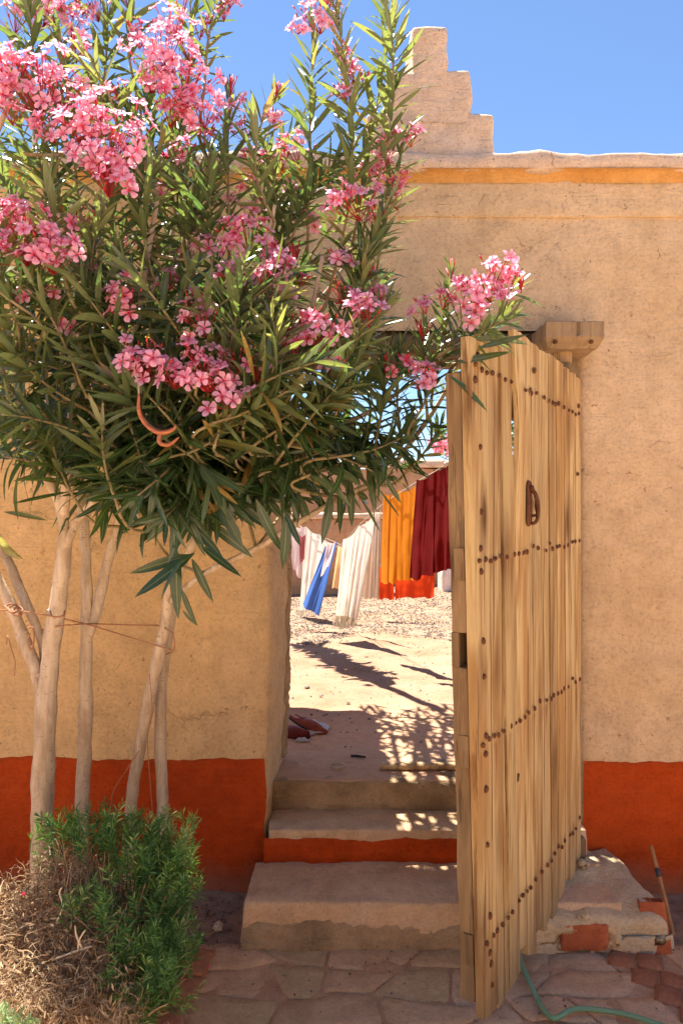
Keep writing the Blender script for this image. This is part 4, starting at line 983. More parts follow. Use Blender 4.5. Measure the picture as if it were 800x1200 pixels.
for (cx_, cy_, rp, d, tone) in CL:
    c = P(cx_, cy_, d); Rr = rp*K*d; cl = MB(); nf = max(4, int(rp*rp/58)); nb = max(4, int(rp*.45))
    if tone == 0: nf = max(1, nf//3); nb = int(nb*1.8)
    axis = Vector((random.gauss(0, .3), -.75, .55)).normalized(); foot = c-axis*Rr*.45-UP*Rr*.35
    placed = []
    for q in range(nb+nf):
        isb = q < nb
        v_ = Vector((random.gauss(0,1), random.gauss(0,1), random.gauss(0,1))).normalized()
        if v_.dot(axis) < -.15: v_ = -v_
        p = c+Vector((v_.x*1.1, v_.y*.7, v_.z))*Rr*random.uniform(.4, 1.3)
        if isb:
            p = c+Vector((v_.x, v_.y*.6, abs(v_.z)*.9 if random.random() < .6 else v_.z))*Rr*random.uniform(.5, 1.12); bd_ = (p-foot).normalized(); L = random.uniform(.012, .024); o_ = bd_.orthogonal().normalized()*L*.16; o2 = bd_.cross(o_).normalized()*L*.16
            vs = [p, p+bd_*L*.5+o_, p+bd_*L*.5+o2, p+bd_*L*.5-o_, p+bd_*L*.5-o2, p+bd_*L]
            cl.add(vs, [(0,2,1),(0,3,2),(0,4,3),(0,1,4),(5,1,2),(5,2,3),(5,3,4),(5,4,1)], random.random())
            tube(cl, [foot, p], [.0009, .0008], 3, 1, 0, .2, False)
        else:
            for _ in range(5):
                if all((p-a).length > .019 for a in placed): break
                v_ = Vector((random.gauss(0,1), random.gauss(0,1), random.gauss(0,1))).normalized()
                if v_.dot(axis) < -.1: v_ = -v_
                p = c+Vector((v_.x, v_.y*.7, v_.z*.9))*Rr*random.uniform(.4, 1.45)
            placed.append(p); tube(cl, [foot, p-(p-foot).normalized()*.012], [.0009, .0009], 3, 1, 0, .1, False)
    co = cl.build('flower_cluster', M['bud'], ol)
    rest = MB()
    for p in placed:
        nrm = ((p-foot).normalized()*.8+Vector((random.gauss(0,.35), -.35+random.gauss(0,.3), .2+random.gauss(0,.3)))).normalized()
        sc = random.uniform(.020, .0265); x_ = nrm.orthogonal().normalized(); y_ = nrm.cross(x_); an = random.uniform(0, 6.28); xx = x_*math.cos(an)+y_*math.sin(an); yy = nrm.cross(xx)
        m_ = Matrix(((xx.x*sc, yy.x*sc, nrm.x*sc, p.x), (xx.y*sc, yy.y*sc, nrm.y*sc, p.y), (xx.z*sc, yy.z*sc, nrm.z*sc, p.z), (0,0,0,1)))
        k = random.randrange(5); s = min(2, max(0, tone+random.choice((-1,0,0,0,1)))) if tone else random.choice((0,1))
        if nind < 298 and p.y < 2.16:
            m_.translation = p-loc; o = link('flower', FM[(k, s)], co); o.matrix_local = m_; nind += 1
        else:
            A = np.array(m_); v = np.array(FT[k][0]) @ A[:3,:3].T + A[:3,3]; b0 = len(rest.t); rest.add(v, FT[k][1]); sh = (-.22, 0, .14)[s]
            rest.t[b0:] = [min(1, max(0, t+sh)) for t in FT[k][2]]
    if rest.n: rest.build('blossoms', M['petal'], co)['kind'] = 'stuff'
print('individual flowers', nind)
# slender red buds on top of a few shoots
mb = MB()
for (x, y, d) in ((322,112,2.2),(213-0,18,2.3),(528,322,2.2),(345,300,2.2),(270,105,2.3),(610,335,2.08),(398,440,2.0),(495,392,2.2),(335,395,2.0),(300,440,2.0)):
    c = P(x, y, d)
    for q in range(9):
        v_ = Vector((random.gauss(0,.35), random.gauss(0,.35), 1)).normalized(); tube(mb, [c-UP*.02, c+v_*random.uniform(.02,.05)], [.0012, .0028], 4, 1, 0, random.random())
o = mb.build('red_buds', M['bud'], ol); o['kind'] = 'stuff'
# the split, curled seed pod
mb = MB(); tube(mb, pts((163,462,1.88),(163,482,1.88),(172,498,1.88),(188,507,1.87),(203,503,1.87),(206,497,1.87)), [.003,.0055,.006,.0075,.005,.002], 7, 5); mb.build('seed_pod', M['pod'], ol)
mb = MB(); tube(mb, pts((188,505,1.87),(187,518,1.87),(198,521,1.87),(210,512,1.87)), [.006,.006,.0055,.002], 7, 5); mb.build('seed_pod', M['pod'], ol)
mb = MB(); tube(mb, pts((168,458,1.88),(166,480,1.885),(178,497,1.885),(196,502,1.875)), [.002,.0025,.003,.002], 6, 4); mb.build('seed_pod', M['dark'], ol)

mb = MB(); tube(mb, pts((150,415,1.95),(158,435,1.92),(162,450,1.89),(163,464,1.88)), [.0025,.002,.002,.003], 6, 4); mb.build('pod_stalk', M['bark'], ol)
# cord tied round the stems
M['cord'] = flat('brown_cord', (.36,.17,.09), .8)
tie = thing('tying_cord', 'thin brown cord tied across the pale stems against the wall', 'cord', tuple(P(20, 715, 2.5)))
def cordp(name, a, rpx=.9):
    mb = MB(); tube(mb, pts(*a), [rpx*K*2.5]*len(a), 5, 4, .2); mb.build(name, M['cord'], tie)
cordp('cord', [(-30,717,2.5),(12,715,2.5),(60,722,2.51),(100,731,2.6),(150,746,2.66),(202,762,2.66)])
cordp('cord', [(50,738,2.58),(75,733,2.5),(104,731,2.62),(140,732,2.68),(186,733,2.7)])
cordp('cord', [(186,733,2.7),(202,742,2.64),(204,762,2.66),(196,766,2.72)], .8)
for (x, y, r) in ((18,715,9),(21,717,7),(14,713,8)):
    cordp('knot', [(x-r,y-3,2.49),(x,y+r*.6,2.47),(x+r,y,2.49),(x,y-r*.7,2.5),(x-r,y-2,2.49)], 1.1)
cordp('loop', [(59,716,2.50),(61,722,2.48),(68,723,2.47),(75,721,2.48),(76,716,2.5)], 1.1)
cordp('loop', [(33,737,2.52),(38,735,2.5),(40,748,2.5),(37,762,2.5),(33,752,2.5),(35,742,2.5)], 1.0)
cordp('loose_end', [(8,755,2.5),(9,745,2.5),(14,762,2.49),(18,775,2.49),(17,792,2.5)], .7)
cordp('loose_end', [(175,790,2.65),(178,830,2.66),(173,868,2.65),(176,915,2.66),(179,955,2.67)], .6)
cordp('loose_end', [(163,880,2.66),(150,900,2.66),(134,925,2.66),(130,945,2.67)], .6)

# oleander inside the yard, of which one spray shows over the dark red cloth
ol2 = thing('yard_oleander', 'pink oleander spray inside the yard above the dark red cloth', 'oleander', (1.35, 5.6, FL))
leaves = []; twigs = MB()
mb = MB(); tube(mb, [(1.35,5.6,FL),(1.3,5.55,1.4),(1.15,5.5,2.0),(.98,5.4,2.25)], [.03,.025,.02,.01], 7, 4); mb.build('trunk', M['bark'], ol2)
random.seed(8)
for k in range(26):
    b = Vector((1.15+random.gauss(0,.12), 5.5+random.gauss(0,.2), 2.1+random.gauss(0,.1))); t_ = b+Vector((random.gauss(-.12,.22), random.gauss(0,.2), random.uniform(.15,.45)))
    shoot(b, t_, 27, .12, .05, .4)
shoot(P(545,530,5.3), P(512,506,5.2), 24, .12, 0, .5); shoot(P(545,540,5.3), P(520,525,5.2), 24, .12, 0, .5)
fm = MB()
for (k, m_, tint) in leaves:
    A = np.array(m_); fm.add(LT[k][0] @ A[:3,:3].T + A[:3,3], LT[k][1], tint)
fm.r = [0., 1., 0.]*(fm.n//3)
o = fm.build('foliage', M['leaf'], ol2); o['kind'] = 'stuff'; o = twigs.build('twigs', M['bark'], ol2); o['kind'] = 'stuff'
rest = MB()
for q in range(26):
    p = P(519+random.gauss(0,7), 522+random.gauss(0,6), 5.1+random.gauss(0,.04)); nrm = Vector((random.gauss(0,.4), -1, random.gauss(0,.4))).normalized(); sc = .026; xx = nrm.orthogonal().normalized(); yy = nrm.cross(xx)
    A = np.array([[xx[i]*sc, yy[i]*sc, nrm[i]*sc] for i in range(3)]); k = q % 5; v = np.array(FT[k][0]) @ A.T + np.array(p); b0 = len(rest.t); rest.add(v, FT[k][1]); rest.t[b0:] = FT[k][2]
rest.build('blossoms', M['petal'], ol2)['kind'] = 'stuff'

# ============================================================ LOW PLANTS
random.seed(15)
def sprig(mb, base, tip, n, L, wd, spread=.9, tint=.5, stemr=.0012):
    base = Vector(base); tip = Vector(tip); ax = (tip-base); tn = ax.normalized(); u = tn.orthogonal().normalized(); v_ = tn.cross(u)
    mid = (base+tip)/2+Vector((random.gauss(0,.15), random.gauss(0,.15), random.gauss(0,.08)))*ax.length
    tube(mb, [base, mid, tip], [stemr*1.5, stemr, stemr*.5], 3, 2, 0, tint*.6, False)
    for i in range(n):
        t = .2+.8*i/n; p = base*(1-t)**2+mid*2*t*(1-t)+tip*t*t; a = random.uniform(0, 6.28); r = u*math.cos(a)+v_*math.sin(a); al = spread*(1.1-t*.5)
        d = (tn*math.cos(al)+r*math.sin(al)+UP*.1).normalized()*L*random.uniform(.7, 1.2)*(1.1-.4*t); s_ = d.cross(Vector((random.gauss(0,1), random.gauss(0,1), random.gauss(0,1)))).normalized()*wd
        dr = -UP*.12*d.length
        mb.add([p, p+d*.5+s_, p+d+dr, p+d*.5-s_], [(0,1,2,3)], min(1, max(0, tint+random.gauss(0,.18))))
gs = thing('green_shrub', 'low feathery green shrub spilling over the planting bed at lower left', 'shrub', tuple(P(150, 1180, 2.2)))
mb = MB(); ms = MB()
groups = [((150,955),(48,30),2.25,60),((100,960),(40,28),2.30,44),((190,990),(34,40),2.25,50),((165,1010),(45,45),2.15,60),((205,1050),(28,55),2.15,60),((175,1090),(38,50),2.08,60),((200,1010),(30,20),2.2,24),((165,1150),(32,45),2.0,70),((190,1120),(22,50),2.05,50),((70,965),(20,20),2.3,14),((100,1040),(20,20),2.05,12),((120,1060),(18,14),2.0,8),((218,985),(10,14),2.2,8),((215,1080),(10,30),2.1,16),((130,1130),(12,30),1.98,12)]
for (c, sp_, d, n) in groups:
    for k in range(n):
        x = c[0]+random.gauss(0, sp_[0]*.68); y = c[1]+random.gauss(0, sp_[1]*.62); dd = d+random.gauss(0, .07)
        if y < 938+abs(x-125)*.12 or x > 236: continue
        tip = P(x, y, dd); root = P(140+(x-140)*.55, min(1190, y+70+random.uniform(0,40)), dd+.05)
        b = tip+(root-tip).normalized()*random.uniform(.07, .13)
        b = b+Vector((random.gauss(0,.03), random.gauss(0,.02), 0)); sprig(mb, b, tip, 24, .042, .0019, 1.0, random.choice((.3,.42,.5,.72,.85)))
        if random.random() < .25: tube(ms, [root, (root+b)/2+Vector((random.gauss(0,.01),0,0)), b], [.003, .0022, .0015], 4, 2, 0, .4, False)
o = mb.build('foliage', M['needle'], gs, smooth=False); o['kind'] = 'stuff'; o = ms.build('stems', M['dry'], gs); o['kind'] = 'stuff'
ds = thing('dry_brush', 'tangled dry straw-brown brush at the foot of the oleander, lower left corner', 'dry brush', tuple(P(70, 1190, 2.05)))
mb = MB()
def curl(mb, p, L, r, tint, up=.6, n=4, c=.5):
    d = Vector((random.gauss(0,1), random.gauss(0,.7), random.gauss(up,.7))).normalized(); q = [Vector(p)]
    for k in range(n):
        d = (d+Vector((random.gauss(0,c), random.gauss(0,c), random.gauss(0,c)))).normalized(); q.append(q[-1]+d*L/n)
    tube(mb, q, [r, r*.9, r*.8, r*.6, r*.4][:n+1], 3, 1, 0, tint, False)
for k in range(5200):
    x = random.uniform(-25, 165); y = random.uniform(1000, 1215)
    top = 1035-12*math.sin(x/25) if x < 48 else (985 if x < 110 else 1010+(x-110)*.8)
    if y < top+random.uniform(-12, 18): continue
    if x > 125 and y < 1200 and random.random() < .55: continue
    d = 2.30-(y-1000)/200*.42+random.gauss(0,.05)
    curl(mb, P(x, y, d), random.uniform(.022, .085), random.uniform(.0007, .0018), random.choice((.1,.25,.4,.5,.6,.75,.9))*random.uniform(.7,1.05), .5, 4, .45)
for k in range(260):      # upright stalks
    x = random.uniform(60, 150); y = random.uniform(990, 1080); d = 2.25+random.gauss(0,.06); p = P(x, y+60, d-.02); q = P(x+random.gauss(0,9), y, d)
    tube(mb, [p, (p+q)/2+Vector((random.gauss(0,.006),0,0)), q], [.0016,.0013,.0008], 3, 2, 0, random.uniform(.3,.85), False)
o = mb.build('twigs', M['dry'], ds); o['kind'] = 'stuff'
mb = MB()
for k in range(2600):      # withered small leaves
    x = random.uniform(-25, 155); y = random.uniform(1045, 1215) if x < 60 else random.uniform(1060, 1215); d = 2.27-(y-1000)/200*.42+random.gauss(0,.04); p = P(x, y, d)
    dv = Vector((random.gauss(0,1), random.gauss(0,1), random.gauss(0,1))).normalized()*random.uniform(.008,.018); s_ = dv.orthogonal().normalized()*.0028
    mb.add([p-dv, p+s_, p+dv, p-s_], [(0,1,2,3)], random.uniform(0,.8))
o = mb.build('withered_leaves', M['dry'], ds, smooth=False); o['kind'] = 'stuff'
for path in ([(62,1125,1.98),(80,1118,1.97),(97,1112,1.96),(108,1109,1.96)], [(92,1115,1.96),(93,1102,1.96),(100,1090,1.95)], [(97,1112,1.96),(90,1098,1.96),(88,1085,1.96)], [(67,1080,2.05),(74,1062,2.05),(70,1047,2.05),(73,1040,2.05)]):
    mb = MB(); tube(mb, pts(*path), [.0028]*(len(path)-1)+[.0018], 5, 3, .2, .95); mb.build('bleached_twig', M['dry'], ds)
# mounded earth under the plants
mb = MB(); vs = []; nx = 60
for j in range(nx+1):
    for i in range(nx+1):
        x = -1.9+1.5*i/nx; y = 1.55+1.3*j/nx; r = max(0, 1-((x+.98)/.48)**2-((y-2.25)/.62)**2); vs.append((x, y, -.02+.17*r**.7+.012*fbm((x, y, 0), 9, 4)))
mb.add(vs, [(j*(nx+1)+i, j*(nx+1)+i+1, (j+1)*(nx+1)+i+1, (j+1)*(nx+1)+i) for j in range(nx) for i in range(nx)])
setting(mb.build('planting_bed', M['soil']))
sp_ = thing('silver_plant', 'small sunlit pale green plant in the bottom left corner', 'plant', tuple(P(15, 1230, 1.62)))
mb = MB()
for k in range(60):
    x = random.gauss(8, 26); y = 1172+abs(x-10)*.5+random.uniform(0, 40); tip = P(x, y, 1.62+random.gauss(0,.04)); b = tip+Vector((random.gauss(0,.02), random.gauss(0,.02), -.07)); sprig(mb, b, tip, 22, .024, .0018, .9, .6)
o = mb.build('foliage', M['silver'], sp_, smooth=False); o['kind'] = 'stuff'
for (x, y, d) in ((28,1048,2.05),(244,1133,2.55)):
    mb = MB(); c = P(x, y, d-.03)
    for q in range(4): 
        dv = Vector((random.gauss(0,1), random.gauss(0,.5), random.gauss(0,1))).normalized()*.0055; s_ = dv.orthogonal().normalized()*.004; mb.add([c-dv, c+s_+UP*.003, c+dv, c-s_], [(0,1,2,3)], .1)
    o = mb.build('fallen_petal', M['petal'], smooth=False); tag(o, 'fallen pink petal caught on the dry brush' if x < 100 else 'fallen pink petal on the earth beside the brick edging', 'petal', 'fallen petals')

# ============================================================ RIGHT-HAND SMALL THINGS
hb = thing('hollow_brick', 'terracotta hollow brick leaning on end against the masonry block', 'brick', tuple(P(772, 1128, 2.66)), R(-12))
v0 = MB()
def hbx(lo, hi, nm, mat='brick'):
    mb = MB(); v, f = rbox(lo, hi, .003, .03, (), .002, 20.); mb.add(v, f); o = mb.build(nm, M[mat], hb, local=True); o.rotation_euler = (R(-14), R(-6), 0); return o
H = .205
hbx((-.045,-.035,0),(.045,-.026,H),'outer_wall'); hbx((-.045,.026,0),(.045,.035,H),'outer_wall'); hbx((-.045,-.0255,0),(-.037,.0255,H),'outer_wall'); hbx((.037,-.0255,0),(.045,.0255,H),'outer_wall'); hbx((-.006,-.0255,0.002),(.004,.0255,H-.001),'web')
hbx((-.0365,-.0255,.004),(.0365,.0255,H-.05),'shade_fill','dark')  # near-black filler stands in for the shade inside the brick
cane = thing('cane_pole', 'thin orange cane leaning against the red base of the wall at right', 'cane', tuple(P(806, 1160, 2.62)))
M['cane'] = flat('varnished_cane', (.46,.21,.07), .5, .4, .25, 30); M['tape'] = flat('grey_tape', (.07,.07,.09), .5)
mb = MB(); tube(mb, pts((762,991,3.03),(775,1040,2.93),(790,1103,2.78),(804,1150,2.66)), [.0085,.009,.0095,.010], 8, 5, .1); mb.build('shaft', M['cane'], cane)
a = P(769.2,1018,2.975); b = P(771.7,1028,2.955); mb = MB(); tube(mb, [a, b], [.0102,.0102], 8, 1); mb.build('tape_band', M['tape'], cane)
stn = thing('corner_stone', 'dark grey loose stone behind the cane at the right edge', 'stone', tuple(P(806, 1135, 2.75)))
mb = MB(); v, f = rbox(tuple(P(796,1150,2.8)), tuple(P(830,1098,2.8)+Vector((0,.16,0))), .03, .02, (), .02, 12.); mb.add(v, f); mb.build('stone_body', M['cement'], stn)
M['hose'] = flat('green_hose', (.16,.30,.17), .45, .45, .15, 15)
mb = MB(); hp = [P(600,1085,2.70), P(612,1122,2.58), P(620,1150,2.44), P(630,1185,2.345), P(640,1215,2.27), P(672,1228,2.22), P(660,1200,2.30), P(690,1193,2.31), P(725,1196,2.30), P(770,1208,2.26), P(830,1240,2.17)]
hp = [Vector((p.x, p.y, .045)) for p in hp]
hp = [Vector((.62,2.80,.05)), Vector((.630,2.66,.046)), Vector((.618,2.55,.045)), Vector((.622,2.42,.045)), Vector((.628,2.33,.045)), Vector((.650,2.27,.046)), Vector((.72,2.305,.05)), Vector((.80,2.31,.045)), Vector((.90,2.28,.045)), Vector((1.02,2.20,.045)), Vector((1.2,2.05,.045))]
tube(mb, hp, [.0085]*len(hp), 9, 6); tag(mb.build('garden_hose', M['hose']), 'pale green garden hose curving over the paving under the door', 'hose')
# crumpled white rag by the hinge foot
def rag(name, c, rx, ry, h, mat, label, cat, seed=0, n=18):
    random.seed(seed); vs = []; fs = []; N = 26
    for i in range(n+1):
        for k in range(N):
            a = 2*math.pi*k/N; r = i/n; q = 1+.35*noise.noise(Vector((math.cos(a)*1.3, math.sin(a)*1.3, seed)))
            x = rx*r*q*math.cos(a); y = ry*r*q*math.sin(a); z = h*(1-r*r)*.5+h*.6*abs(noise.noise(Vector((x*30, y*30, seed))))*(1-r*.4)+.003
            vs.append((c[0]+x, c[1]+y, c[2]+z))
    for i in range(n):
        for k in range(N): fs.append((i*N+k, i*N+(k+1)%N, (i+1)*N+(k+1)%N, (i+1)*N+k))
    mb = MB(); mb.add(vs, fs); return tag(mb.build(name, M[mat]), label, cat)
M['rag'] = cloth('white_cloth_scrap', (.80,.77,.70), .2); M['plastic'] = cloth('grey_plastic', (.55,.55,.56), .3, .8, True, .4)
rag('white_rag', (.80,2.92,.175), .075, .06, .05, 'rag', 'crumpled white rag on the masonry block under the door', 'rag', 3)
mb = MB(); random.seed(6)
for k in range(26): lump(mb, (.93+random.gauss(0,.035), 2.94+random.gauss(0,.02), .19+random.uniform(0,.03)), random.uniform(.006,.018), .8)
tag(mb.build('rubble_heap', M['cement'], smooth=False), 'small heap of grey rubble at the foot of the pivot post', 'rubble')
random.seed(61)
for (x, y, r, c, lab) in ((-.47,2.82,.028,'cement','grey stone lying beside the lowest step'),(-.52,2.60,.035,'cement','flat grey stone on the earth left of the paving'),(-.60,2.92,.02,'earth','brown clod near the wall left of the steps')):
    mb = MB(); lump(mb, (x, y, .02), r, .6); o = mb.build('loose_stone', M[c], smooth=False); tag(o, lab, 'stone', 'loose stones by the steps')
for k, (x, y, L, a) in enumerate(((-.50,2.74,.05,.5),(-.56,2.70,.035,2.2),(-.46,2.66,.03,1.2))):
    mb = MB(); dv = Vector((math.cos(a), math.sin(a), .1))*L; tube(mb, [Vector((x,y,.028)), Vector((x,y,.034))+dv*.5, Vector((x,y,.028))+dv], [.002,.003,.001], 5, 2)
    tag(mb.build('dead_twig', M['twig']), ('longest dark twig lying on the earth left of the lowest step', 'short dark twig lying nearest the red wall base', 'smallest dark twig close to the edge of the paving')[k], 'twig', 'dead twigs by the steps')

# ============================================================ THRESHOLD THINGS
M['red_leather'] = flat('red_leather', (.15,.016,.012), .55, .4, .3, 40); M['orange_leather'] = flat('tan_red_leather', (.22,.045,.022), .55, .4, .3, 40)
M['sole'] = flat('black_sole', (.025,.02,.02), .6); M['lining'] = flat('pink_lining', (.45,.20,.16), .8)
def slipper(loc, rz, tilt, roll, mat, label, L=.25):
    t = thing('slipper', label, 'slipper', loc, rz, 'red leather slippers'); e = (roll, tilt, 0)
    # upper: open heel, pointed closed toe; x towards the toe
    def rowp(x): 
        w_ = .042*(math.sin(min(1, max(0, x/L*.9+.12))*math.pi))**.6*(1-.25*(x/L)); return max(.004, w_)
    mb = MB(); vs = []; fs = []; n = 14; m_ = 9
    for i in range(n+1):
        x = L*(.05+.95*i/n); w_ = rowp(x)*(1 if i < n else .2); h = (.018+.030*math.sin(min(1, max(0, (x/L-.25)/.75))*math.pi*.9)**.8) if x/L > .25 else .014
        for k in range(m_):
            a = math.pi*k/(m_-1); z = .010+h*math.sin(a)**.7
            if x/L <= .38 and 0 < k < m_-1: z = .010+h*min(1, abs(math.cos(a))*.2+.8)*(1 if k in (1, m_-2) else .15)
            vs.append((x, w_*math.cos(a), z+(.012*max(0, x/L-.85)/.15)))
    for i in range(n):
        for k in range(m_-1): a = i*m_+k; fs.append((a, a+m_, a+m_+1, a+1))
    mb.add(vs, fs); o = mb.build('upper', M[mat], t, local=True); o.rotation_euler = e
    mb = MB(); vs = []; n = 16
    for z, g in ((0, 1.0), (.006, 1.08), (.011, 1.04)):
        for i in range(n+1): x = L*i/n; vs.append((x, rowp(x)*g if 0 < i < n else .003, z+.010*max(0, x/L-.85)/.15))
        for i in range(n, -1, -1): x = L*i/n; vs.append((x, -(rowp(x)*g if 0 < i < n else .003), z+.010*max(0, x/L-.85)/.15))
    q = 2*(n+1); fs = [(r*q+i, r*q+(i+1)%q, (r+1)*q+(i+1)%q, (r+1)*q+i) for r in range(2) for i in range(q)]+[tuple(reversed(range(q))), tuple(2*q+i for i in range(q))]
    mb.add(vs, fs); o = mb.build('sole', M['sole'], t, smooth=False, local=True); o.rotation_euler = e
    mb = MB(); v, f = rbox((.012, -.026, .012), (.115, .026, .020), .006, .02); mb.add(v, f); o = mb.build('insole', M['lining'], t, local=True); o.rotation_euler = e
    return t
slipper((-.375,3.95,FL+.015), R(-30), R(3), R(18), 'red_leather', 'dark red slipper tipped on its side, nearer the doorpost')
slipper((-.285,4.06,FL+.055), R(-34), R(20), R(-10), 'orange_leather', 'tan-red slipper lying across the other one with its toe pointing right')
rag('plastic_bag', (-.155,4.02,FL+.004), .075, .14, .022, 'plastic', 'crumpled grey plastic bag under the toes of the slippers', 'plastic bag', 9)
rag('plastic_scrap', (-.205,3.79,FL+.004), .035, .02, .03, 'plastic', 'small grey plastic scrap in front of the slippers', 'plastic scrap', 12)
random.seed(71)
for k, (x, y, r) in enumerate(((-.17,4.20,.010),(-.185,3.98+.1,.014),(-.10,4.18,.009),(-.085,4.20,.009),(-.20,4.01,.008))):
    mb = MB(); lump(mb, (x, y, FL+.03), r, .6); tag(mb.build('dark_pebble', M['sole'], smooth=False), ('dark pebble at the far left edge of the grey plastic', 'largest dark pebble in the middle of the grey plastic', 'dark pebble on the far right tip of the grey plastic', 'dark pebble just past the right end of the grey plastic', 'smallest dark pebble beside the upper slipper toe')[k], 'pebble', 'dark pebbles on the plastic')
M['lath'] = M['stile']
lo_ = P(446, 903, 3.30); mb = MB(); v, f = rbox((.175, 3.335, .436), (.78, 3.375, .462), .004, .06, (), .002, 12.); mb.add(v, f); tag(mb.build('wooden_lath', M['cap_wood']), 'narrow brown wooden lath lying along the threshold', 'lath')
mb = MB(); tube(mb, [(.045,3.52,.440),(.075,3.505,.443),(.115,3.50,.440)], [.006,.007,.005], 6, 2); tag(mb.build('charred_stick', M['sole']), 'short black stick lying on the threshold', 'stick')
mb = MB(); tube(mb, [Vector((-.02+.032*math.cos(a), 3.37+.030*math.sin(a), .443)) for a in lin(0, 2*math.pi, 16)], [.004]*17, 6, 1, 0, .5, False); tag(mb.build('pale_ring', flat('pale_ring_wood', (.42,.34,.20), .6)), 'small pale ring lying on the threshold', 'ring')
mb = MB(); 
for k in range(3): 
    random.seed(k); mb = MB(); lump(mb, (((-.23,4.95),(-.13,4.72),(.04,4.55))[k][0], ((-.23,4.95),(-.13,4.72),(.04,4.55))[k][1], FL+.01), .022-.004*k, .45); tag(mb.build('flat_stone', M['gravel'], smooth=False), ('largest flat stone on the sunlit yard left of the path', 'flat stone just beyond the edge of the shade', 'smallest flat stone nearest the plank shade')[k], 'stone', 'flat stones in the yard')

# ============================================================ LAUNDRY
def line(name, a, label):
    mb = MB(); tube(mb, pts(*a), [.0035]*len(a), 5, 5); return tag(mb.build(name, flat(name+'_cord', (.45,.40,.32), .7)), label, 'clothesline')
line('clothesline', [(660,440,4.6),(533,537,5.0),(486,566,5.4),(447,592,6.0),(420,616,6.7),(393,641,7.5),(366,628,8.2),(340,605,9.2),(300,560,10.5)], 'clothesline rising to the right over the yard, carrying the dark red cloth')
line('clothesline', [(280,600,8.9),(345,622,8.6),(390,634,8.3),(440,661,8.0),(505,668,7.9),(640,640,7.8)], 'lower clothesline behind, carrying the orange-red cloths')
def hang(name, mat, quad, label, cat, folds=5, amp=.04, n=30, mrow=26, sway=.02, parent=None, ragged=0., phase=0., tuck=0.):
    """quad: TL, TR, BR, BL as (px,py,d); folds run down the cloth"""
    TL, TR, BR, BL = [P(*q) for q in quad]; vs = []; fs = []
    seed = phase*3+len(label)
    for j in range(mrow+1):
        t = j/mrow
        for i in range(n+1):
            s = i/n; p = (TL*(1-s)+TR*s)*(1-t)+(BL*(1-s)+BR*s)*t
            f_ = 1.9*noise.noise(Vector((s*folds*1.9+seed, t*.55, phase)))+.9*noise.noise(Vector((s*folds*5.1+seed, t*1.1, phase+5)))+.45*math.sin(s*folds*2*math.pi+phase+1.8*noise.noise(Vector((s*2, t*2, seed))))+.35*noise.noise(Vector((s*6, t*5, seed+3)))
            dy = amp*(.35+.65*t)*f_+sway*math.sin(t*3+s*2); p = p+Vector((amp*.35*math.cos(s*folds*2*math.pi+phase)*t, dy, -.03*abs(math.sin(s*math.pi*max(1, round(folds/2))))*(1-t)))
            if j == mrow: p.z -= ragged*noise.noise(Vector((s*9, seed, 0)))
            p.z += .010*t*f_
            vs.append(p)
    for j in range(mrow):
        for i in range(n): a = j*(n+1)+i; fs.append((a, a+1, a+n+2, a+n+1))
    mb = MB(); mb.add(vs, fs); o = mb.build(name, M[mat], parent)
    if parent is None: tag(o, label, cat)
    return o
M['darkred'] = cloth('dark_red_cloth', (.16,.004,.004), .3, .75)
M['yellow'] = cloth('saffron_cloth', (.74,.25,.015), .45, .85); M['orange'] = cloth('orange_red_cloth', (.66,.06,.012), .45, .9)
M['cream'] = cloth('cream_cloth', (.86,.80,.68), .5, .92); M['sheer'] = cloth('sheer_cloth', (.74,.58,.42), .6, .9); M['bluec'] = cloth('blue_cloth', (.07,.17,.52), .3, .85)
M['peach'] = cloth('peach_cloth', (.80,.52,.27), .5, .9); M['pinkw'] = cloth('pale_pink_cloth', (.80,.66,.62), .45, .9); M['maroon'] = cloth('maroon_cloth', (.38,.10,.10), .3)
hang('dark_red_cloth', 'darkred', [(488,562,5.35),(531,538,5.0),(534,664,4.95),(478,681,5.3)], 'dark red cloth hanging at the right end of the line beside the door', 'cloth', 4, .030, 40, 30, phase=.7)
hang('saffron_cloth', 'yellow', [(449,578,5.9),(487,569,5.45),(485,680,5.45),(445,684,5.85)], 'saffron yellow cloth hanging left of the dark red cloth', 'cloth', 4.5, .022, 40, 26, phase=.2)
hang('orange_cloth', 'orange', [(441,662,8.0),(460,664,8.0),(461,702,8.0),(441,702,8.0)], 'smaller orange-red cloth hanging low behind the saffron cloth', 'cloth', 2, .02, 16, 12)
hang('orange_cloth', 'orange', [(462,665,7.95),(510,662,7.9),(507,700,7.9),(462,702,7.95)], 'wider orange-red cloth hanging low under the dark red cloth', 'cloth', 3, .025, 24, 14)
t = thing('fringed_shawl', 'long cream fringed shawl hung at a slant on the line left of the saffron cloth', 'shawl', tuple(P(420,650,6.6)))
hang('shawl_cloth', 'cream', [(402,632,7.0),(441,599,6.3),(419,722,6.5),(393,722,6.7)], '', '', 5, .030, 44, 26, parent=t, phase=1.)
mb = MB(); random.seed(2)
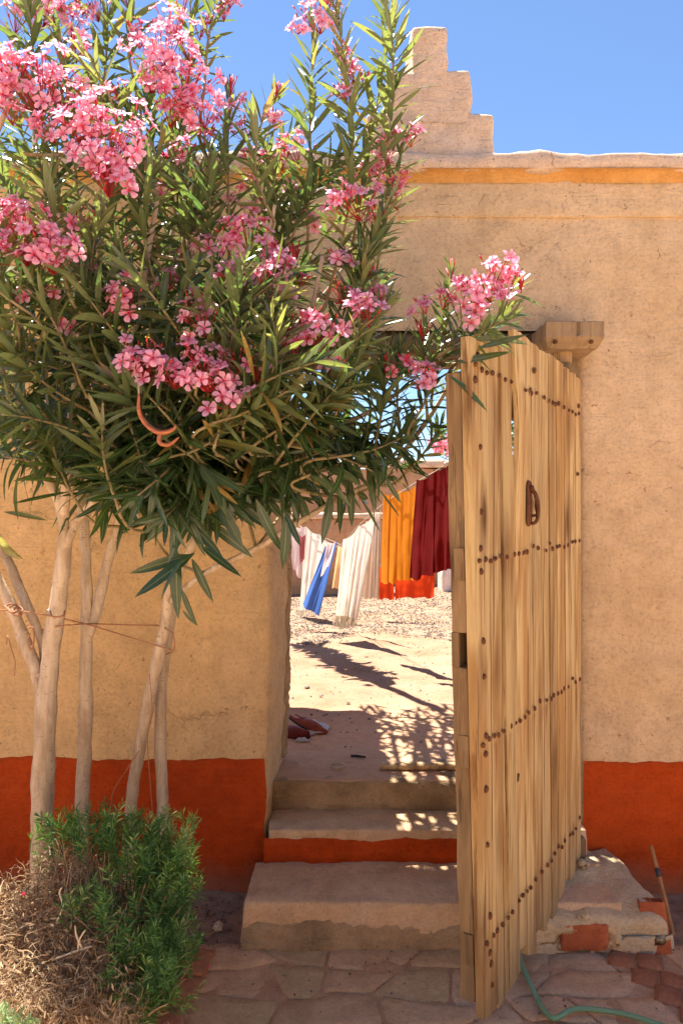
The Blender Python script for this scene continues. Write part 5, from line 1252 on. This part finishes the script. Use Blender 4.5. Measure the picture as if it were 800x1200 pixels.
for k in range(60):
    s = k/59; a = P(393,720,6.7)*(1-s)+P(419,720,6.5)*s; a.y += random.gauss(0,.012); tube(mb, [a, a+Vector((random.gauss(-.02,.012), 0, -random.uniform(.09,.13)))], [.004,.003], 3, 1, 0, .5, False)
o = mb.build('fringe', M['cream'], t); o['kind'] = 'stuff'
hang('sheer_curtain', 'sheer', [(424,614,7.0),(446,597,6.7),(444,702,6.8),(409,700,7.1)], 'sheer beige curtain in fine pleats behind the fringed shawl', 'curtain', 8, .022, 60, 20, phase=2.)
hang('peach_cloth', 'peach', [(396,640,7.9),(412,634,7.9),(408,690,7.9),(388,690,7.9)], 'peach cloth hanging between the blue cloth and the cream shawl', 'cloth', 2, .02, 18, 14)
t = thing('white_sheet', 'long white fringed sheet hanging slantwise left of the blue cloth', 'sheet', tuple(P(370,650,8.0)))
hang('sheet_cloth', 'cream', [(358,616,8.4),(392,637,7.7),(374,712,7.8),(350,716,8.3)], '', '', 4, .03, 40, 24, parent=t, phase=.5)
mb = MB()
for k in range(40):
    s = k/39; a = P(350,714,8.3)*(1-s)+P(374,710,7.8)*s; a.y += random.gauss(0,.012); tube(mb, [a, a+Vector((random.gauss(-.02,.012), 0, -random.uniform(.06,.10)))], [.004,.003], 3, 1, 0, .5, False)
o = mb.build('fringe', M['cream'], t); o['kind'] = 'stuff'
hang('blue_cloth', 'bluec', [(381,640,7.4),(395,634,7.3),(373,722,7.25),(354,710,7.35)], 'blue cloth hanging at a slant in front of the white sheet', 'cloth', 2, .02, 24, 20, phase=.4)
hang('lilac_cloth', 'pinkw', [(383,636,7.25),(393,634,7.2),(386,662,7.2),(375,678,7.25)], 'small pale pink cloth laid over the top of the blue cloth', 'cloth', 2, .008, 12, 10, phase=.4)
hang('pale_cloth', 'pinkw', [(341,614,8.6),(358,617,8.5),(352,678,8.5),(339,662,8.6)], 'pale pink cloth hanging at the far left of the doorway', 'cloth', 2, .02, 14, 14)
hang('maroon_cloth', 'maroon', [(350,626,8.3),(358,626,8.3),(356,655,8.3),(351,662,8.3)], 'narrow maroon cloth hanging over the pale pink one', 'cloth', 1, .01, 10, 10)
